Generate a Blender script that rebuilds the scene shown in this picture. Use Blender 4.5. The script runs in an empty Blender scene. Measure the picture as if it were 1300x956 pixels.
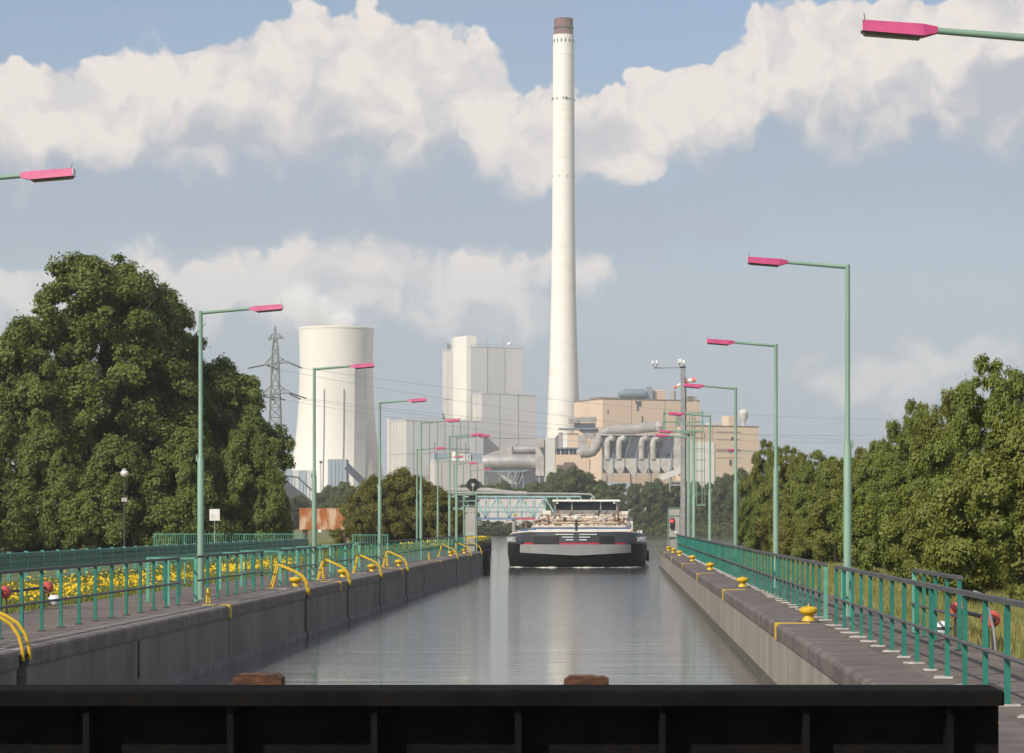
import bpy, math, random
import numpy as np
from mathutils import Vector, Matrix, Quaternion
R = math.radians
PI = math.pi
random.seed(7)
SC = bpy.context.scene
COL = SC.collection

# ------------------------------------------------------------------ camera, sky, sun, exposure
EYE = 1.94            # camera height above the lock coping (z = 0)
WATER = -1.39
F = 3500.0            # focal length in photograph pixels (1300 px wide)
VX, VY = 785.0, 664.0 # vanishing point of the lock walls in the photograph
cam_d = bpy.data.cameras.new('camera')
cam_d.sensor_width = 36.0
cam_d.lens = 36.0 * F / 1300.0
cam_d.shift_x = -(VX - 650.0) / 1300.0
cam_d.shift_y = (VY - 478.0) / 1300.0
cam_d.clip_start = 0.5
cam_d.clip_end = 12000
cam = bpy.data.objects.new('camera', cam_d); COL.objects.link(cam)
cam.location = (0, 0, EYE); cam.rotation_euler = (R(90), 0, 0)
SC.camera = cam

SUN_EL = R(37)
_a = Vector((-0.52, -0.70)).normalized()
SUN = Vector((_a.x * math.cos(SUN_EL), _a.y * math.cos(SUN_EL), math.sin(SUN_EL)))
sd = bpy.data.lights.new('sun', 'SUN'); sd.energy = 4.6; sd.angle = R(0.55); sd.color = (1.0, 0.93, 0.83)
so = bpy.data.objects.new('sun', sd); COL.objects.link(so)
so.rotation_euler = SUN.to_track_quat('Z', 'Y').to_euler()
SC.view_settings.view_transform = 'Standard'
SC.view_settings.look = 'None'
SC.view_settings.exposure = 0.0
SC.view_settings.gamma = 1.0
SKY_S = 0.10
SC.cycles.max_bounces = 8
SC.cycles.transparent_max_bounces = 12
SC.cycles.volume_bounces = 6
SC.cycles.adaptive_threshold = 0.015
SC.cycles.use_denoising = True

world = bpy.data.worlds.new('World'); SC.world = world; world.use_nodes = True


class NT:
    """small helper to write shader maths"""
    def __init__(self, tree): self.t = tree; self.n = tree.nodes; self.l = tree.links
    def node(self, kind, **kw):
        n = self.n.new(kind)
        for k, v in kw.items(): setattr(n, k, v)
        return n
    def put(self, sock, v):
        if v is None: return
        if isinstance(v, bpy.types.NodeSocket): self.l.new(v, sock)
        else: sock.default_value = v
    def m(self, op, a, b=None, c=None, clamp=False):
        n = self.node('ShaderNodeMath', operation=op, use_clamp=clamp)
        self.put(n.inputs[0], a); self.put(n.inputs[1], b); self.put(n.inputs[2], c)
        return n.outputs[0]
    def vm(self, op, a, b=None, out=0):
        n = self.node('ShaderNodeVectorMath', operation=op)
        self.put(n.inputs[0], a); self.put(n.inputs[1], b)
        return n.outputs[out]
    def mix(self, f, a, b):
        n = self.node('ShaderNodeMix', data_type='RGBA')
        self.put(n.inputs[0], f); self.put(n.inputs[6], a); self.put(n.inputs[7], b)
        return n.outputs[2]
    def step(self, v, lo, hi, kind='SMOOTHSTEP'):
        n = self.node('ShaderNodeMapRange', interpolation_type=kind)
        self.put(n.inputs[0], v); self.put(n.inputs[1], lo); self.put(n.inputs[2], hi)
        return n.outputs[0]
    def noise(self, vec, scale, detail=6, rough=0.55, dist=0.0, out=0):
        n = self.node('ShaderNodeTexNoise')
        self.put(n.inputs['Vector'], vec); n.inputs['Scale'].default_value = scale
        n.inputs['Detail'].default_value = detail; n.inputs['Roughness'].default_value = rough
        n.inputs['Distortion'].default_value = dist
        return n.outputs[out]
    def noise2(self, vec, scale, detail=6, rough=0.55, out=0):
        o = self.noise(vec, scale, detail, rough, 0.0, out); o.node.noise_dimensions = '2D'; return o
    def xyz(self, x, y, z):
        n = self.node('ShaderNodeCombineXYZ')
        self.put(n.inputs[0], x); self.put(n.inputs[1], y); self.put(n.inputs[2], z)
        return n.outputs[0]
    def sep(self, v):
        n = self.node('ShaderNodeSeparateXYZ'); self.put(n.inputs[0], v); return n.outputs


def mask_group():
    """where the cumulus banks stand, for a sky direction given as (azimuth, height) * 3.5"""
    g = bpy.data.node_groups.new('cloud_banks', 'ShaderNodeTree')
    g.interface.new_socket('P', in_out='INPUT', socket_type='NodeSocketVector')
    g.interface.new_socket('Mask', in_out='OUTPUT', socket_type='NodeSocketFloat')
    t = NT(g)
    gi = t.node('NodeGroupInput'); go = t.node('NodeGroupOutput')
    s = t.sep(gi.outputs[0]); u, v = s[0], s[1]
    banks = [  # photograph x, y, half width, half height up, down, strength: the clouds in view
        (30, 170, 290, 84, 90, 1.15), (260, 160, 260, 104, 90, 1.1), (450, 140, 200, 124, 110, 1.35), (560, 150, 120, 100, 100, 1.1),
        (640, 170, 110, 74, 80, 1.0), (760, 185, 150, 66, 62, 1.1), (890, 170, 110, 44, 60, 0.8),
        (930, 115, 130, 50, 80, 0.95), (1090, 105, 210, 104, 100, 1.3), (1310, 105, 210, 120, 110, 1.3),
        (300, 365, 190, 66, 80, 0.62), (450, 360, 190, 72, 90, 0.75), (620, 370, 150, 74, 90, 0.75),
        (1160, 475, 170, 50, 50, 0.55), (0, 400, 140, 50, 50, 0.5)]
    M = None
    for cx, cy, rx, ru, rd, st in banks:
        du = t.m('MULTIPLY', t.m('SUBTRACT', u, (cx - VX) / 1000), 1000 / rx)
        dv = t.m('SUBTRACT', v, (VY - cy) / 1000)
        dv = t.m('MAXIMUM', t.m('MULTIPLY', dv, 1000 / ru), t.m('MULTIPLY', dv, -1000 / rd))
        e = t.m('ADD', t.m('MULTIPLY', du, du), t.m('MULTIPLY', dv, dv))
        e = t.m('MULTIPLY', t.m('SUBTRACT', 1.0, e), st)
        M = e if M is None else t.m('SMOOTH_MAX', M, e, 0.2)
    # the same kind of broken cloud goes on over the rest of the sky
    far = t.m('MULTIPLY', t.m('SUBTRACT', t.noise2(gi.outputs[0], 1.1, 1, 0.5), 0.50), 5.0)
    off = t.m('MAXIMUM', t.m('ABSOLUTE', t.m('ADD', u, 0.13)), t.m('MULTIPLY', t.m('ABSOLUTE', v), 0.95))
    far = t.m('SUBTRACT', far, t.m('MULTIPLY', t.m('SUBTRACT', 1.0, t.step(off, 0.66, 0.95)), 4.0))
    M = t.m('MAXIMUM', t.m('MAXIMUM', M, far), -1.0)
    t.put(go.inputs[0], M)
    return g


def make_sky():
    w = NT(world.node_tree); w.n.clear()
    world.cycles.sampling_method = 'MANUAL'; world.cycles.sample_map_resolution = 256
    out = w.node('ShaderNodeOutputWorld'); bg = w.node('ShaderNodeBackground')
    bg.inputs['Strength'].default_value = SKY_S
    sky = w.node('ShaderNodeTexSky', sky_type='NISHITA', sun_disc=False)
    sky.sun_elevation = SUN_EL; sky.sun_rotation = math.atan2(SUN.x, SUN.y)
    sky.altitude = 100; sky.air_density = 1.0; sky.dust_density = 1.0; sky.ozone_density = 1.3
    tc = w.node('ShaderNodeTexCoord')
    s = w.sep(tc.outputs['Generated'])
    az = w.m('ARCTAN2', s[0], s[1])
    hl = w.m('SQRT', w.m('ADD', w.m('MULTIPLY', s[0], s[0]), w.m('MULTIPLY', s[1], s[1])))
    el = w.m('ARCTAN2', s[2], w.m('MAXIMUM', hl, 0.001))
    P = w.xyz(w.m('MULTIPLY', az, 3.5), w.m('MULTIPLY', el, 3.5), 0.0)
    warp = w.vm('SCALE', w.vm('SUBTRACT', w.noise2(P, 11.0, 3, 0.55, out=1), (0.5, 0.5, 0.5)))
    warp.node.inputs['Scale'].default_value = 0.085
    Q = w.vm('ADD', P, warp)
    g = mask_group()
    def mask(p):
        n = w.node('ShaderNodeGroup'); n.node_tree = g; w.put(n.inputs[0], p); return n.outputs[0]
    def puff(p, det=7, full=True):
        n1 = w.m('SUBTRACT', w.noise2(p, 8.0, det, 0.60), 0.5)
        if not full: return w.m('MULTIPLY', n1, 1.25)
        vo = w.node('ShaderNodeTexVoronoi', feature='F1', voronoi_dimensions='2D')
        w.put(vo.inputs['Vector'], p); vo.inputs['Scale'].default_value = 15.0
        b = w.m('SUBTRACT', 0.40, vo.outputs['Distance'])
        return w.m('ADD', w.m('MULTIPLY', n1, 1.25), w.m('MULTIPLY', b, 0.42))
    M0 = mask(Q); M1 = mask(w.vm('ADD', Q, (0.0, 0.092, 0)))
    p0 = puff(Q); p1 = puff(w.vm('ADD', Q, (-0.016, 0.026, 0)), 5, False)     # a second look towards the sun gives the billows a light side
    D = w.m('ADD', w.m('MULTIPLY', M0, 0.80), p0)
    under = w.step(M1, 0.0, 1.5)   # cloud above: flat grey undersides
    air = w.step(el, 0.02, 0.135)                                      # low clouds fade into the hazy air
    edge = w.m('ADD', w.m('ADD', 0.16, w.m('MULTIPLY', w.m('SUBTRACT', 1.0, air), 0.6)), w.m('MULTIPLY', under, 0.9))
    alpha = w.m('MULTIPLY', w.step(D, 0.0, edge), w.m('ADD', 0.30, w.m('MULTIPLY', air, 0.66)))
    lit = w.step(w.m('SUBTRACT', p0, p1), -0.30, 0.30)
    soft = w.step(w.noise2(Q, 5.5, 4, 0.55), 0.30, 0.70)
    shade = w.m('ADD', w.m('MULTIPLY', w.m('SUBTRACT', 1.0, under), 0.98), w.m('MULTIPLY', w.m('SUBTRACT', lit, 0.42), 0.85))
    shade = w.m('SUBTRACT', shade, w.m('MULTIPLY', soft, 0.36), clamp=True)
    k = 1.0 / SKY_S
    dark = (0.46 * k, 0.49 * k, 0.555 * k, 1)
    light = (0.89 * k, 0.81 * k, 0.755 * k, 1)
    ccol = w.mix(shade, dark, light)
    # thin veil between the clouds, thicker towards the horizon
    veil_n = w.noise2(w.vm('MULTIPLY', P, (0.7, 2.6, 1)), 3.0, 6, 0.55)
    veil = w.m('MULTIPLY', w.step(veil_n, 0.35, 0.75), 0.45)
    low = w.m('MULTIPLY', w.m('SUBTRACT', 1.0, w.step(el, 0.0, 0.24)), 0.92)
    veil = w.m('MAXIMUM', veil, low)
    vcol = (0.338 * k, 0.402 * k, 0.485 * k, 1)
    c = w.mix(veil, w.vm('MULTIPLY', sky.outputs[0], SKY_TINT), vcol)
    # broad blue grey shade hanging below the cumulus banks
    gloom = w.m('MULTIPLY', w.step(w.m('ADD', M1, w.m('MULTIPLY', w.m('SUBTRACT', veil_n, 0.5), 1.6)), -0.45, 0.9), 0.6)
    c = w.mix(w.m('MULTIPLY', gloom, air), c, (0.335 * k, 0.40 * k, 0.495 * k, 1))
    c = w.mix(alpha, c, ccol)
    w.put(bg.inputs['Color'], c)
    w.l.new(bg.outputs[0], out.inputs['Surface'])
SKY_TINT = (0.95, 0.97, 1.06)
make_sky()

# ------------------------------------------------------------------ helpers
def X(px, d): return (px - VX) * d / F
def Z(py, d): return EYE - (py - VY) * d / F
def PT(px, py, d): return Vector((X(px, d), d, Z(py, d)))

MAT = {}
def mat(name, c1, c2=None, rough=0.7, scale=4.0, metal=0.0, bump=0.0, bscale=None, detail=6, emit=None, spec=0.5, stretch=None, lo=0.35, hi=0.65, world_co=False, rnd=0.0):
    m = bpy.data.materials.new(name); m.use_nodes = True; MAT[name] = m
    t = NT(m.node_tree); b = t.n['Principled BSDF']
    b.inputs['Roughness'].default_value = rough; b.inputs['Metallic'].default_value = metal
    b.inputs['Specular IOR Level'].default_value = spec
    c2 = c2 or tuple(x * 0.78 for x in c1)
    tc = t.node('ShaderNodeTexCoord'); oi = t.node('ShaderNodeObjectInfo')
    if world_co:
        co = t.node('ShaderNodeNewGeometry').outputs['Position']
    else:
        co = t.vm('ADD', tc.outputs['Object'], t.vm('SCALE', oi.outputs['Location']))
    if stretch: co = t.vm('MULTIPLY', co, stretch)
    f = t.step(t.noise(co, scale, detail, 0.6), lo, hi)
    col = t.mix(f, (*c1, 1), (*c2, 1))
    if rnd:
        hsv = t.node('ShaderNodeHueSaturation'); t.put(hsv.inputs['Color'], col)
        t.put(hsv.inputs['Value'], t.m('ADD', 1.0 - rnd / 2, t.m('MULTIPLY', oi.outputs['Random'], rnd)))
        col = hsv.outputs[0]
    t.put(b.inputs['Base Color'], col)
    if bump:
        bn = t.node('ShaderNodeBump'); bn.inputs['Strength'].default_value = bump; bn.inputs['Distance'].default_value = 0.05
        t.put(bn.inputs['Height'], t.noise(co, bscale or scale * 4, 5, 0.6)); t.put(b.inputs['Normal'], bn.outputs[0])
    if emit:
        b.inputs['Emission Color'].default_value = (*emit[:3], 1); b.inputs['Emission Strength'].default_value = emit[3]
    return m


class MB:
    def __init__(self): self.v = []; self.f = []
    def add(self, vs, fs):
        o = len(self.v); self.v += [tuple(p) for p in vs]; self.f += [tuple(i + o for i in q) for q in fs]; return self
    def box(self, x0, x1, y0, y1, z0, z1):
        return self.add([(x0, y0, z0), (x1, y0, z0), (x1, y1, z0), (x0, y1, z0), (x0, y0, z1), (x1, y0, z1), (x1, y1, z1), (x0, y1, z1)],
                        [(0, 3, 2, 1), (4, 5, 6, 7), (0, 1, 5, 4), (1, 2, 6, 5), (2, 3, 7, 6), (3, 0, 4, 7)])
    def bbox(self, x0, x1, y0, y1, z0, z1, b):
        """box with chamfered vertical and top edges"""
        def ring(z, i): return [(x0 + i, y0 + b, z), (x0 + b, y0 + i, z), (x1 - b, y0 + i, z), (x1 - i, y0 + b, z), (x1 - i, y1 - b, z), (x1 - b, y1 - i, z), (x0 + b, y1 - i, z), (x0 + i, y1 - b, z)]
        r = ring(z0, 0) + ring(z1 - b, 0) + ring(z1, b * 0.7)
        fs = [tuple(range(7, -1, -1)), tuple(range(16, 24))]
        for k in (0, 8):
            for i in range(8): j = (i + 1) % 8; fs.append((k + i, k + j, k + 8 + j, k + 8 + i))
        return self.add(r, fs)
    def bar(self, a, b, w, h):
        """rectangular bar between two points"""
        a, b = Vector(a), Vector(b); d = (b - a).normalized()
        up = Vector((0, 0, 1)) if abs(d.z) < 0.95 else Vector((0, 1, 0))
        s = d.cross(up).normalized() * (w / 2); u = s.cross(d).normalized() * (h / 2)
        vs = [a - s - u, a + s - u, a + s + u, a - s + u, b - s - u, b + s - u, b + s + u, b - s + u]
        return self.add(vs, [(3, 2, 1, 0), (4, 5, 6, 7), (0, 1, 5, 4), (1, 2, 6, 5), (2, 3, 7, 6), (3, 0, 4, 7)])
    def tube(self, pts, rad, n=8, caps=True):
        pts = [Vector(p) for p in pts]
        if not hasattr(rad, '__len__'): rad = [rad] * len(pts)
        o = len(self.v); prev = None
        for i, p in enumerate(pts):
            d = (pts[min(i + 1, len(pts) - 1)] - pts[max(i - 1, 0)])
            d = d.normalized() if d.length > 1e-9 else Vector((0, 0, 1))
            if prev is None:
                ref = Vector((0, 0, 1)) if abs(d.z) < 0.9 else Vector((1, 0, 0))
                s = d.cross(ref).normalized()
            else:
                s = (prev - d * prev.dot(d)).normalized()
            prev = s; u = d.cross(s)
            for k in range(n):
                a = 2 * PI * k / n
                q = p + (s * math.cos(a) + u * math.sin(a)) * rad[i]
                self.v.append(tuple(q))
        for i in range(len(pts) - 1):
            for k in range(n):
                k2 = (k + 1) % n; a = o + i * n; b = a + n
                self.f.append((a + k, a + k2, b + k2, b + k))
        if caps:
            self.f.append(tuple(o + k for k in range(n - 1, -1, -1)))
            self.f.append(tuple(o + (len(pts) - 1) * n + k for k in range(n)))
        return self
    def lathe(self, prof, n=32, c=(0, 0, 0), caps=True):
        o = len(self.v)
        for r, z in prof:
            for k in range(n):
                a = 2 * PI * k / n; self.v.append((c[0] + r * math.cos(a), c[1] + r * math.sin(a), c[2] + z))
        for i in range(len(prof) - 1):
            for k in range(n):
                k2 = (k + 1) % n; a = o + i * n; b = a + n
                self.f.append((a + k, a + k2, b + k2, b + k))
        if caps:
            self.f.append(tuple(o + k for k in range(n - 1, -1, -1)))
            self.f.append(tuple(o + (len(prof) - 1) * n + k for k in range(n)))
        return self
    def prism(self, poly, axis, a0, a1):
        """poly: list of 2D points, extruded along an axis"""
        def P(p, a): return {'x': (a, p[0], p[1]), 'y': (p[0], a, p[1]), 'z': (p[0], p[1], a)}[axis]
        n = len(poly)
        vs = [P(p, a0) for p in poly] + [P(p, a1) for p in poly]
        fs = [tuple(range(n - 1, -1, -1)), tuple(range(n, 2 * n))] + [(i, (i + 1) % n, n + (i + 1) % n, n + i) for i in range(n)]
        return self.add(vs, fs)
    def mesh(self, name, m, smooth=False, off=None):
        me = bpy.data.meshes.new(name)
        v = self.v if off is None else [(p[0] - off[0], p[1] - off[1], p[2] - off[2]) for p in self.v]
        me.from_pydata(v, [], self.f)
        import bmesh
        bm = bmesh.new(); bm.from_mesh(me); bmesh.ops.recalc_face_normals(bm, faces=bm.faces); bm.to_mesh(me); bm.free()
        if smooth:
            me.polygons.foreach_set('use_smooth', [True] * len(me.polygons))
            try: me.set_sharp_from_angle(angle=R(40))
            except Exception: pass
        if m is not None: me.materials.append(MAT[m] if isinstance(m, str) else m)
        return me


def tag(o, label=None, cat=None, group=None, kind=None):
    if label: o['label'] = label
    if cat: o['category'] = cat
    if group: o['group'] = group
    if kind: o['kind'] = kind
    return o

def thing(name, loc, label, cat, group=None, rz=0.0):
    o = bpy.data.objects.new(name, None); COL.objects.link(o)
    o.empty_display_size = 0.2
    o.location = loc; o.rotation_euler = (0, 0, rz)
    return tag(o, label, cat, group)

def link(name, me, parent=None, loc=(0, 0, 0), rz=0.0):
    o = bpy.data.objects.new(name, me); COL.objects.link(o)
    o.parent = parent; o.location = loc
    if rz: o.rotation_euler = (0, 0, rz)
    return o

def part(name, mb, m, parent, smooth=False, world=False, sub=None):
    """mesh part; world=True when the shape was written in world coordinates (root not rotated)"""
    off = None
    if world:
        p = parent
        off = Vector((0, 0, 0))
        while p is not None: off += Vector(p.location); p = p.parent
    return link(name, mb.mesh(name, m, smooth, off), parent)

def children(o): return [c for c in bpy.data.objects if c.parent == o]
_kids = {}
def copy_tree(o, parent=None, kids=None):
    c = o.copy(); COL.objects.link(c)
    if parent is not None: c.parent = parent
    for ch in (kids if kids is not None else children(o)): copy_tree(ch, c)
    return c
def struct(name, mb, m, smooth=False):
    return tag(link(name, mb.mesh(name, m, smooth)), kind='structure')

ORD = ['first', 'second', 'third', 'fourth', 'fifth', 'sixth', 'seventh', 'eighth', 'ninth', 'tenth', 'eleventh', 'twelfth', 'thirteenth', 'fourteenth', 'fifteenth']

# ------------------------------------------------------------------ materials
mat('concrete_pave', (0.165, 0.133, 0.112), (0.09, 0.073, 0.063), 0.9, 0.9, bump=0.4, bscale=14, stretch=(1, 0.45, 1), lo=0.3, hi=0.7)
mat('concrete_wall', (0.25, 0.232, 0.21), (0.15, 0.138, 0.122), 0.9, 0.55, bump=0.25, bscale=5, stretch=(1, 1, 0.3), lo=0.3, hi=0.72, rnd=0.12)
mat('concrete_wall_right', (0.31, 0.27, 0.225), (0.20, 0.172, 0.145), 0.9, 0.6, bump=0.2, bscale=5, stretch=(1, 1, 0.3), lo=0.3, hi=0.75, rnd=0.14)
mat('coping', (0.21, 0.182, 0.163), (0.135, 0.117, 0.105), 0.85, 1.4, bump=0.4, bscale=16, rnd=0.14)
mat('coping_right', (0.16, 0.13, 0.117), (0.095, 0.078, 0.072), 0.8, 1.4, bump=0.4, bscale=16, rnd=0.14)
mat('recess', (0.018, 0.017, 0.016), (0.011, 0.011, 0.010), 0.95, 2.0)  # near-black colour deepens the shade inside ladder slots and joints
mat('moss', (0.075, 0.07, 0.045), (0.11, 0.10, 0.085), 0.95, 2.2, bump=0.6)
mat('waterline_strip', (0.27, 0.26, 0.25), (0.17, 0.165, 0.155), 0.9, 2.0, bump=0.4)
mat('yellow', (0.66, 0.43, 0.012), (0.56, 0.35, 0.012), 0.5, 3.0, rnd=0.1)
mat('rail_green', (0.022, 0.185, 0.135), (0.018, 0.14, 0.105), 0.45, 3.0, rnd=0.18)
mat('rail_light', (0.12, 0.36, 0.265), (0.09, 0.29, 0.21), 0.45, 3.0, rnd=0.12)
mat('rail_top', (0.095, 0.092, 0.09), (0.06, 0.062, 0.062), 0.55, 2.0)
mat('lamp_green', (0.225, 0.35, 0.265), (0.18, 0.29, 0.215), 0.45, 1.2, stretch=(1, 1, 0.3), rnd=0.1)
mat('lamp_pink', (0.52, 0.065, 0.19), (0.43, 0.045, 0.15), 0.5, 3.0, rnd=0.12)
mat('lamp_glass', (0.16, 0.15, 0.11), (0.11, 0.10, 0.08), 0.25, 6.0)
mat('steel_grey', (0.33, 0.33, 0.32), (0.24, 0.24, 0.24), 0.5, 3.0)
mat('steel_dark', (0.045, 0.047, 0.05), (0.03, 0.03, 0.032), 0.6, 3.0)
mat('grout', (0.45, 0.41, 0.37), (0.33, 0.30, 0.27), 0.95, 8.0)
mat('fence_teal', (0.015, 0.155, 0.12), (0.012, 0.12, 0.095), 0.5, 2.0, rnd=0.25)
mat('gate_black', (0.005, 0.005, 0.0055), (0.009, 0.008, 0.007), 0.95, 3.5, bump=0.25, bscale=30, spec=0.08)
mat('timber', (0.20, 0.085, 0.035), (0.085, 0.04, 0.022), 0.9, 9.0, bump=0.8, bscale=40, stretch=(1, 1, 4))
mat('dark_timber', (0.03, 0.026, 0.022), (0.055, 0.045, 0.035), 0.95, 5.0, bump=0.6)
mat('rust', (0.36, 0.115, 0.03), (0.55, 0.38, 0.25), 0.85, 1.4, bump=0.3, stretch=(1, 1, 0.35), lo=0.42, hi=0.62)
mat('rust_dark', (0.10, 0.045, 0.035), (0.07, 0.035, 0.03), 0.9, 2.0)
mat('white_paint', (0.78, 0.77, 0.74), (0.66, 0.65, 0.62), 0.5, 3.0)
mat('cabinet_grey', (0.40, 0.39, 0.345), (0.34, 0.33, 0.295), 0.5, 1.5)
mat('red_float', (0.62, 0.10, 0.075), (0.5, 0.08, 0.06), 0.6, 5.0)
mat('red_lamp', (0.7, 0.02, 0.02), rough=0.4, emit=(1.0, 0.03, 0.02, 4.0))
mat('signal_black', (0.014, 0.014, 0.015), (0.02, 0.02, 0.021), 0.6, 4.0)
mat('signal_pale', (0.48, 0.50, 0.36), rough=0.5)
mat('soil', (0.11, 0.085, 0.06), (0.07, 0.06, 0.04), 0.95, 1.0, bump=0.5)
# power station
mat('chimney_white', (0.80, 0.765, 0.685), (0.74, 0.70, 0.62), 0.85, 0.12, stretch=(1, 1, 2.5), lo=0.4, hi=0.75)
mat('chimney_cap', (0.235, 0.13, 0.105), (0.18, 0.095, 0.08), 0.8, 0.3)
mat('tower_white', (0.74, 0.705, 0.635), (0.68, 0.645, 0.575), 0.85, 0.05, stretch=(1, 1, 0.35), lo=0.45, hi=0.8)
mat('tower_grey', (0.45, 0.445, 0.44), (0.40, 0.395, 0.39), 0.8, 0.1)
mat('clad_cream', (0.58, 0.555, 0.515), (0.53, 0.505, 0.47), 0.6, 0.05, rnd=0.05)
mat('clad_white', (0.82, 0.79, 0.71), (0.77, 0.74, 0.665), 0.6, 0.05)
mat('clad_grey', (0.555, 0.555, 0.545), (0.51, 0.51, 0.50), 0.6, 0.05, rnd=0.06)
mat('clad_blue', (0.33, 0.39, 0.45), (0.28, 0.34, 0.40), 0.5, 0.1, rnd=0.08)
mat('clad_joint', (0.20, 0.21, 0.23), rough=0.8)
mat('beige', (0.70, 0.53, 0.375), (0.62, 0.47, 0.335), 0.9, 0.05, lo=0.3, hi=0.75, rnd=0.05)
mat('beige_joint', (0.36, 0.27, 0.19), rough=0.9)
mat('roof_brown', (0.24, 0.19, 0.15), (0.18, 0.14, 0.115), 0.9, 0.2)
mat('window_dark', (0.075, 0.085, 0.10), (0.05, 0.055, 0.07), 0.35, 0.5)
mat('duct_silver', (0.42, 0.40, 0.385), (0.30, 0.29, 0.285), 0.48, 0.12, metal=0.35, rnd=0.1)
mat('duct_grey', (0.36, 0.335, 0.315), (0.25, 0.235, 0.225), 0.7, 0.15, rnd=0.1)
mat('plant_dark', (0.055, 0.065, 0.085), (0.035, 0.042, 0.058), 0.8, 0.3)
mat('plant_frame', (0.20, 0.26, 0.30), (0.15, 0.20, 0.24), 0.6, 0.3)
mat('hopper', (0.45, 0.42, 0.385), (0.33, 0.305, 0.28), 0.85, 0.2, lo=0.4, hi=0.6)
mat('coal', (0.055, 0.055, 0.065), (0.04, 0.04, 0.048), 0.95, 0.3, bump=0.5)
mat('wire_grey', (0.30, 0.31, 0.32), rough=0.6)
mat('pylon_steel', (0.21, 0.225, 0.20), (0.17, 0.18, 0.16), 0.6, 1.0)
mat('insulator', (0.05, 0.05, 0.055), rough=0.4)
mat('bridge_cyan', (0.30, 0.50, 0.47), (0.24, 0.42, 0.40), 0.6, 0.5)
mat('bridge_blue', (0.16, 0.24, 0.36), (0.12, 0.19, 0.30), 0.6, 0.5)
mat('pipe_grey', (0.36, 0.345, 0.31), (0.29, 0.28, 0.25), 0.7, 0.4)
# ship
mat('hull_black', (0.009, 0.009, 0.0095), (0.016, 0.015, 0.014), 0.6, 0.8, stretch=(1, 1, 2), spec=0.25)
mat('hull_grey', (0.27, 0.275, 0.265), (0.23, 0.235, 0.225), 0.55, 0.6)
mat('hull_slate', (0.05, 0.054, 0.06), (0.038, 0.04, 0.045), 0.4, 0.6)
mat('hull_red', (0.60, 0.02, 0.05), rough=0.5)
mat('ship_white', (0.76, 0.74, 0.69), (0.62, 0.58, 0.52), 0.55, 1.0)
mat('deck_tan', (0.50, 0.40, 0.29), (0.36, 0.26, 0.18), 0.7, 1.2)
mat('deck_brown', (0.15, 0.09, 0.06), (0.24, 0.17, 0.12), 0.8, 2.0)
mat('deck_cream', (0.66, 0.58, 0.46), (0.50, 0.42, 0.32), 0.65, 1.5)
mat('deck_grey', (0.22, 0.21, 0.20), (0.14, 0.135, 0.13), 0.7, 1.5)
mat('ship_blue', (0.07, 0.16, 0.36), rough=0.5)
mat('ship_glass', (0.012, 0.014, 0.016), rough=0.12)
mat('sock_orange', (0.75, 0.13, 0.03), rough=0.7)
mat('bark', (0.075, 0.055, 0.04), (0.05, 0.04, 0.03), 0.95, 3.0, bump=0.6)

def leaf_mat(name, c_dark, c_light, c_alt, trans=0.28):
    m = bpy.data.materials.new(name); m.use_nodes = True; MAT[name] = m
    t = NT(m.node_tree); b = t.n['Principled BSDF']; out = t.n['Material Output']
    at = t.node('ShaderNodeAttribute', attribute_name='tint'); oi = t.node('ShaderNodeObjectInfo')
    col = t.mix(at.outputs['Fac'], (*c_dark, 1), (*c_light, 1))
    col = t.mix(t.m('MULTIPLY', oi.outputs['Random'], 0.75), col, (*c_alt, 1))
    t.put(b.inputs['Base Color'], col); b.inputs['Roughness'].default_value = 0.5; b.inputs['Specular IOR Level'].default_value = 0.22
    tr = t.node('ShaderNodeBsdfTranslucent'); t.put(tr.inputs['Color'], t.vm('MULTIPLY', col, (1.25, 1.3, 0.6)))
    mx = t.node('ShaderNodeMixShader'); mx.inputs[0].default_value = trans
    t.l.new(b.outputs[0], mx.inputs[1]); t.l.new(tr.outputs[0], mx.inputs[2]); t.l.new(mx.outputs[0], out.inputs['Surface'])
leaf_mat('leaf_oak', (0.085, 0.125, 0.026), (0.19, 0.22, 0.05), (0.14, 0.17, 0.038))
leaf_mat('leaf_bush', (0.105, 0.155, 0.028), (0.225, 0.25, 0.05), (0.19, 0.19, 0.04))
leaf_mat('leaf_olive', (0.11, 0.12, 0.02), (0.20, 0.19, 0.036), (0.16, 0.15, 0.03))
leaf_mat('leaf_far', (0.06, 0.10, 0.03), (0.135, 0.16, 0.045), (0.13, 0.135, 0.04))
leaf_mat('leaf_grass', (0.11, 0.15, 0.035), (0.24, 0.25, 0.07), (0.2, 0.2, 0.05), 0.2)
leaf_mat('leaf_dry', (0.15, 0.175, 0.045), (0.33, 0.29, 0.11), (0.25, 0.24, 0.08), 0.2)
leaf_mat('leaf_flower', (0.74, 0.46, 0.006), (0.82, 0.58, 0.02), (0.78, 0.52, 0.01), 0.15)

def ground_mat():
    m = bpy.data.materials.new('ground'); m.use_nodes = True; MAT['ground'] = m
    t = NT(m.node_tree); b = t.n['Principled BSDF']; b.inputs['Roughness'].default_value = 0.95
    p = t.node('ShaderNodeNewGeometry').outputs['Position']
    n1 = t.step(t.noise(p, 0.12, 6, 0.6), 0.35, 0.65); n2 = t.step(t.noise(p, 2.5, 5, 0.65), 0.3, 0.7)
    c = t.mix(n1, (0.13, 0.145, 0.04, 1), (0.235, 0.20, 0.08, 1))
    c = t.mix(t.m('MULTIPLY', n2, 0.5), c, (0.08, 0.09, 0.03, 1))
    t.put(b.inputs['Base Color'], c)
ground_mat()

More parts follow.
